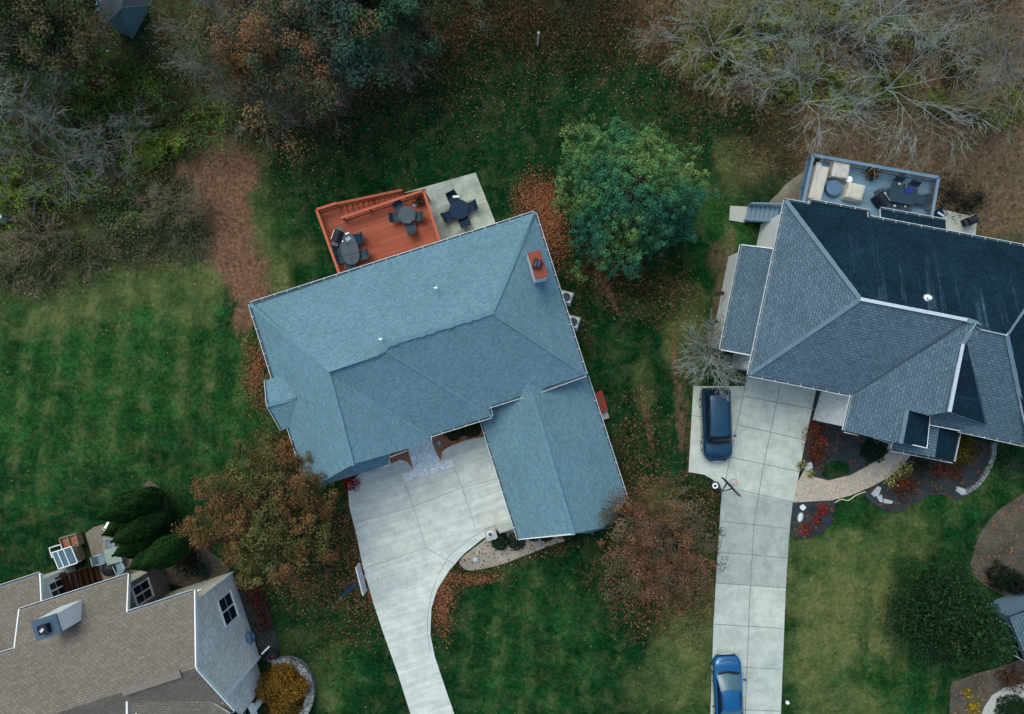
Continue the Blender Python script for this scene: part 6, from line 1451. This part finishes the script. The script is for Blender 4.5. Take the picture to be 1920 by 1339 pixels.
shrub('planter_plant', 786, 376, .4, .5, [hx('#3a2416'), hx('#2a3018'), hx('#4a3018')], 'brown trailing potted plant in the corner of the red deck', 122, 'potted plants on the decks', 500, .1, loose=.3, cat='potted plant', zb=DH + .2)
for (x, y, z, lb) in ((1636, 323, GH, 'dark plant pot at the middle of the grey deck railing'), (1530, 302, GH, 'dark plant pot in the corner of the grey deck'), (786, 376, DH, 'dark plant pot in the corner of the red deck')):
    b = MB(); b.lathe((0, 0, 0), [(.16, 0), (.22, .3), (.24, .3), (.2, .26)], 16); o = b.build('plant_pot', M['black']); o.location = P(x, y, z + .5); o.location.z = z; tag(o, lb, 'plant pot', 'plant pots on the decks')
rock(P(778, 385, DH + .1), (.14, .12, .08), 'pale stone lying on the red deck by the potted plant', 31, group='loose stones on the decks')

# ================================================================== WOODS
gw1, gw2 = 'woodland trees at the upper left', 'bare woodland trees at the upper right'
DKO = [hx('#1c2a18'), hx('#2c3418'), hx('#5a3a1c'), hx('#6e3f1e'), hx('#3a3a22'), hx('#46382a')]
DKG = [hx('#1c3a30'), hx('#27452f'), hx('#32503a'), hx('#455c3c'), hx('#3a5450')]
leafy_tree('woodland_tree', 545, 45, 'big rust and green woodland tree at the top left of the back lawn', 201, 12, 6.2, [hx('#2a4030'), hx('#465634'), hx('#7a5230'), hx('#86583a'), hx('#565240'), hx('#4c6058')], (3, 2, 2, 1.5, 2, 2), 190, 190, .15, .3, .3, (.9, .9, .7), cvar=.4, group=gw1)
leafy_tree('woodland_tree', 655, 30, 'dark green woodland tree beside the rust one', 202, 11, 4.6, DKG, None, 100, 170, .19, .3, .3, (.85, .85, .6), cvar=.4, group=gw1)
leafy_tree('woodland_tree', 745, 5, 'dark green shrubby tree at the top edge nearest the back lawn', 203, 8, 3.8, [hx('#22382a'), hx('#32462c'), hx('#464c34')], None, 90, 140, .18, .3, .3, (.85, .85, .6), cvar=.4, group=gw1)
leafy_tree('woodland_tree', 85, 35, 'thin brown-leaved woodland tree left of the garden shed', 204, 11, 4.8, [hx('#34402c'), hx('#54482f'), hx('#5e4c34'), hx('#2c4034'), hx('#48564e')], None, 120, 110, .17, .25, .3, (.95, .95, .7), cvar=.35, group=gw1)
leafy_tree('woodland_tree', 20, 30, 'green woodland tree in the very top left corner', 205, 11, 4.6, [hx('#1c3a22'), hx('#304c2a'), hx('#424c2c')], None, 90, 130, .19, .3, .3, (.9, .9, .7), cvar=.4, group=gw1)
leafy_tree('woodland_tree', 900, -75, 'olive brush tree cut by the top edge behind the shorter marker post', 206, 8, 4.2, [hx('#2c3c26'), hx('#40482e'), hx('#46422e')], None, 70, 120, .17, .3, .3, (.85, .85, .6), cvar=.4, group=gw1)
leafy_tree('woodland_tree', 1070, -65, 'olive brush tree cut by the top edge behind the taller marker post', 207, 7, 4.0, [hx('#2e4424'), hx('#40482e'), hx('#46422e')], None, 70, 120, .17, .3, .3, (.85, .85, .6), cvar=.4, group=gw1)
TW = [hx('#5a5e56'), hx('#6a6458'), hx('#6e6050'), hx('#4c5a58')]
for i, (x, y, H, R_, bk, lb) in enumerate(((412, 60, 9, 3.6, 'bark_grey', 'grey twiggy tree right of the garden shed'), (455, 130, 8, 4.2, 'bark_grey', 'grey twiggy tree leaning over the rust tree toward the lawn'), (585, 150, 6, 3.6, 'bark_grey', 'low grey twiggy tree at the edge of the leaf litter'), (745, 85, 5, 2.3, 'bark_pale', 'small pale twiggy tree beside the dark green woodland tree'),
        (500, 180, 5.5, 3.4, 'bark_grey', 'grey twiggy tree nearest the dirt track'))):
    bare_tree('twiggy_tree', 960 + (x - 960) * .93, 669 + (y - 669) * .93, lb, 220 + i, H, R_, bk, .22, 4, (4, 4, 4, 4), .8, gw1, .07, leafcols=TW + ORG[:3], nleaf=4500, leafsize=.09, nl=11)
for i, (x, y, H, R_, bk, lb, nlf) in enumerate(((135, 308, 9, 4.6, 'bark_grey', 'bare spreading tree with pale limbs above the left straw patch', 0), (35, 130, 10, 3.4, 'bark_pale', 'bare pale tree leaning in from the left edge, upper one', 0), (25, 215, 9, 3.0, 'bark_pale', 'bare pale tree leaning in from the left edge, lower one', 0),
        (235, 280, 6, 3.2, 'bark_grey', 'smaller bare tree right of the spreading pale one', 500), (330, 375, 4, 2.4, 'bark_tan', 'low tan twiggy bush beside the dirt track', 500), (70, 440, 3.5, 2.4, 'bark_tan', 'low tan twiggy bush on the left straw patch', 500))):
    bare_tree('bare_tree', 960 + (x - 960) * .97, 669 + (y - 669) * .97, lb, 240 + i, H, R_, bk, .25, 5, (4, 4, 3, 3, 3), .8, 'bare trees at the upper left', .06 if i < 3 else .04, leafcols=TW + [hx('#4a5a2a')], nleaf=nlf, leafsize=.1, nl=8)
for i, (x, y, H, R_, bk, lb, lf) in enumerate(((1290, 25, 8, 4.4, 'bark_tan', 'tan weeping bare tree at the left end of the right-hand woods', 0), (1345, 75, 9, 4.4, 'bark_pale', 'bare pale tree in front of the yellow-green brush', 0), (1440, 10, 9, 4.4, 'bark_grey', 'bare grey tree at the top edge above the yellow-green brush', 0), (1520, 175, 9, 5.0, 'bark_pale', 'bare tree with fanning pale twigs nearest the grey deck corner', 0),
        (1535, 60, 10, 4.6, 'bark_grey', 'bare grey tree behind the fanning pale one', 0), (1668, 165, 10.5, 5.8, 'bark_pale', 'largest bare whitish tree above the grey deck', 0), (1660, 30, 10, 5, 'bark_pale', 'bare pale tree at the top edge above the largest whitish one', 0), (1790, 80, 10, 5.0, 'bark_tan', 'bare tan tree left of the thick-limbed grey one', 0),
        (1770, 215, 7, 4.0, 'bark_tan', 'low bare tan tree at the lower edge of the right-hand woods', 0), (1875, 150, 11, 4.6, 'bark_grey', 'thick-limbed dark grey bare tree at the right edge', 0), (1830, 10, 10, 4.6, 'bark_grey', 'bare grey tree in the top right corner', 0), (1400, 150, 5, 3.0, 'bark_tan', 'low tan twiggy tree at the lawn edge of the right-hand woods', 300))):
    bare_tree('bare_tree', 960 + (x - 960) * .92, 669 + (y - 669) * .92, lb, 260 + i, H, R_, bk, .3, 5, (4, 4, 4, 3, 3), .7, gw2, .055 if i != 9 else .14, droop=.5 if i == 0 else .15, leafcols=TW, nleaf=lf, leafsize=.1, nl=7, minr=.006)

# undergrowth: brush that nobody could count
def undergrowth(name, blobs, n, cols, hmax, size, seed, wts=None, label=None, twigs=0, poly=None):
    rng = np.random.default_rng(seed); P_ = []; W = np.array([b[2] * b[3] for b in blobs], float); W /= W.sum(); idx_ = rng.choice(len(blobs), n, p=W)
    B = np.array([b[:4] for b in blobs], float)[idx_]; a = rng.random(n) * 6.283; r = np.sqrt(rng.random(n)) * (1 + .25 * rng.normal(size=n))
    x = B[:, 0] + np.cos(a) * r * B[:, 2]; y = B[:, 1] + np.sin(a) * r * B[:, 3]
    X = (x - 960) / SC; Y = -(y - 669.5) / SC
    den = vnoise(X + 50, Y + 20, .55, 3); keep = den > rng.random(n) * .55 + .2; X, Y, den = X[keep], Y[keep], den[keep]; n = len(X)
    top_ = hmax * np.clip((vnoise(X + 9, Y + 90, .7, 3) - .3) * 2.2, .08, 1); z = top_ * rng.random(n) ** .4
    k = 1 - z / CAMH; p = np.stack([X * k, Y * k, z], -1)
    hue = vnoise(X + 200, Y + 300, .4, 2); c = palette(rng, n, cols, wts, .35)
    j = np.clip((hue * len(cols) * 1.3 - .15 * len(cols)).astype(int), 0, len(cols) - 1); c = c * .5 + np.array(cols)[j] * .5 * rng.uniform(.6, 1.4, (n, 1))
    o = leaves(name, p, rng.normal(size=(n, 3)) * .55 + np.array([0, 0, .8]), rng.uniform(.5, 1.4, n) * size, c, M['leaf'], rng=rng)
    o['kind'] = 'stuff'
    if label: o['label'] = label; o['category'] = 'undergrowth'
    return o
undergrowth('undergrowth', [(60, 60, 150, 120), (150, 180, 170, 110), (260, 150, 150, 90), (60, 330, 120, 90), (240, 260, 150, 80), (360, 220, 110, 70), (150, 380, 160, 60), (600, 100, 120, 80), (480, 60, 120, 80), (-120, 200, 120, 300), (450, 190, 110, 60), (800, 0, 120, 30)], 110000, [hx('#283a26'), hx('#3c5230'), hx('#446330'), hx('#56543a'), hx('#64783a'), hx('#44583c')], 2.4, .16, 301, label='dark green and brown brush on the woodland floor at the upper left')
undergrowth('undergrowth', [(275, 275, 50, 36), (40, 350, 60, 50), (20, 390, 50, 40), (300, 265, 40, 30), (170, 170, 60, 36), (400, 215, 60, 20), (250, 150, 60, 30), (100, 120, 40, 30)], 16000, [hx('#586a28'), hx('#6c782c'), hx('#4a6828'), hx('#7c7e38')], 2.8, .16, 302, label='yellow-green brush patches in the upper left woods')
undergrowth('undergrowth', [(1420, 90, 100, 80), (1380, 40, 100, 50), (1470, 150, 70, 50), (1560, 170, 60, 40), (1670, 160, 60, 30), (1580, 20, 80, 30), (1330, 110, 60, 50), (1870, 190, 50, 50), (1760, 190, 60, 24), (1690, 60, 70, 30), (1840, 90, 60, 50)], 70000, [hx('#50622e'), hx('#74843a'), hx('#66683c'), hx('#4a5e32'), hx('#86784c')], 2.6, .16, 303, label='olive brush among the bare trees at the upper right')
undergrowth('dry_grass', [(180, 450, 190, 60), (330, 400, 60, 60), (60, 500, 120, 50), (350, 450, 50, 40), (240, 400, 100, 30)], 46000, [hx('#4e4c3a'), hx('#625e48'), hx('#3c482e'), hx('#706a58'), hx('#303e26')], .8, .13, 304, label='tan and olive rough grass between the woods and the left lawn')
undergrowth('undergrowth', [(1600, 60, 380, 90), (1750, 140, 200, 90), (1850, 60, 140, 120)], 50000, [hx('#33261c'), hx('#483424'), hx('#54402e'), hx('#2e281c'), hx('#6a5640')], .8, .13, 305, label='brown leaf-strewn scrub under the bare trees at the upper right')
# fallen leaves
def fallen(name, spots, n, cols, size, seed, label):
    rng = np.random.default_rng(seed); W = np.array([b[4] for b in spots], float); W /= W.sum(); idx_ = rng.choice(len(spots), n, p=W); B = np.array([b[:4] for b in spots], float)[idx_]
    x = B[:, 0] + rng.normal(size=n) * B[:, 2] * .55; y = B[:, 1] + rng.normal(size=n) * B[:, 3] * .55
    z = np.full(n, .012) + rng.random(n) * .02
    dr_ = inpoly(x, y, [(p[0], p[1]) for p in dl + dr + dtop]) | inpoly(x, y, [(1300, 724), (1532, 705), (1488, 940), (1470, 1180), (1461, 1410), (1328, 1410), (1353, 929), (1291, 885)])
    kp = ~dr_ | (rng.random(n) < .012); x, y, z, dr_ = x[kp], y[kp], z[kp], dr_[kp]; z = np.where(dr_, z + .06, z); n = len(x)
    p = np.stack([(x - 960) / SC, -(y - 669.5) / SC, z], -1)
    o = leaves(name, p, rng.normal(size=(n, 3)) * .25 + np.array([0, 0, 1]), rng.uniform(.45, 1.0, n) ** -1.2 * .62 * size, palette(rng, n, cols, None, .3), M['leaf'], aspect=.75, rng=rng); o['kind'] = 'stuff'; o['label'] = label; o['category'] = 'leaves'; return o
fallen('fallen_leaves', [(800, 180, 300, 110, 5), (950, 260, 400, 160, 4), (560, 290, 120, 90, 2), (1300, 250, 150, 100, 1.6), (1240, 1050, 160, 140, 3), (620, 1110, 110, 110, 1.6), (520, 700, 60, 200, 1), (1140, 600, 100, 250, .7), (840, 1120, 40, 80, 1.2), (1000, 390, 60, 80, 1), (950, 1180, 200, 200, .2), (1700, 1050, 250, 200, .08), (200, 700, 300, 250, .04), (1650, 300, 250, 70, 2.5)],
       13000, [hx('#45301f'), hx('#554030'), hx('#6c6046'), hx('#33231a'), hx('#86806a')], .062, 401, 'brown and yellow fallen leaves scattered over the lawns')
fallen('fallen_leaves', [(640, 1000, 50, 90, 2), (690, 1080, 36, 80, 2), (830, 1130, 20, 70, 2), (1040, 430, 30, 70, 2), (1000, 370, 34, 40, 2), (480, 700, 20, 60, 1.5), (880, 1085, 60, 12, 1), (1025, 400, 20, 60, 2), (1180, 950, 60, 60, 1.5), (1250, 1120, 90, 60, 1.5), (540, 850, 60, 40, 1), (1560, 800, 60, 20, .8)], 11000, [hx('#7c4630'), hx('#8c5236'), hx('#5c3424'), hx('#946a4a')], .085, 402, 'rust-coloured fallen leaves drifted under the autumn trees and along the house')

for i, (x, y, r, lb) in enumerate(((1785, 362, 1.1, 'black-green low bush just outside the right railing of the grey deck'), (1815, 385, .9, 'black-green low bush above the small pale slab'), (1838, 372, .6, 'small black-green bush farthest right above the small pale slab'))):
    shrub('bush', x, y, r, .6, [hx('#0b1214'), hx('#141c1e'), hx('#1c2420')], lb, 130 + i, 'dark bushes beside the grey deck', 260, .12, loose=.45)
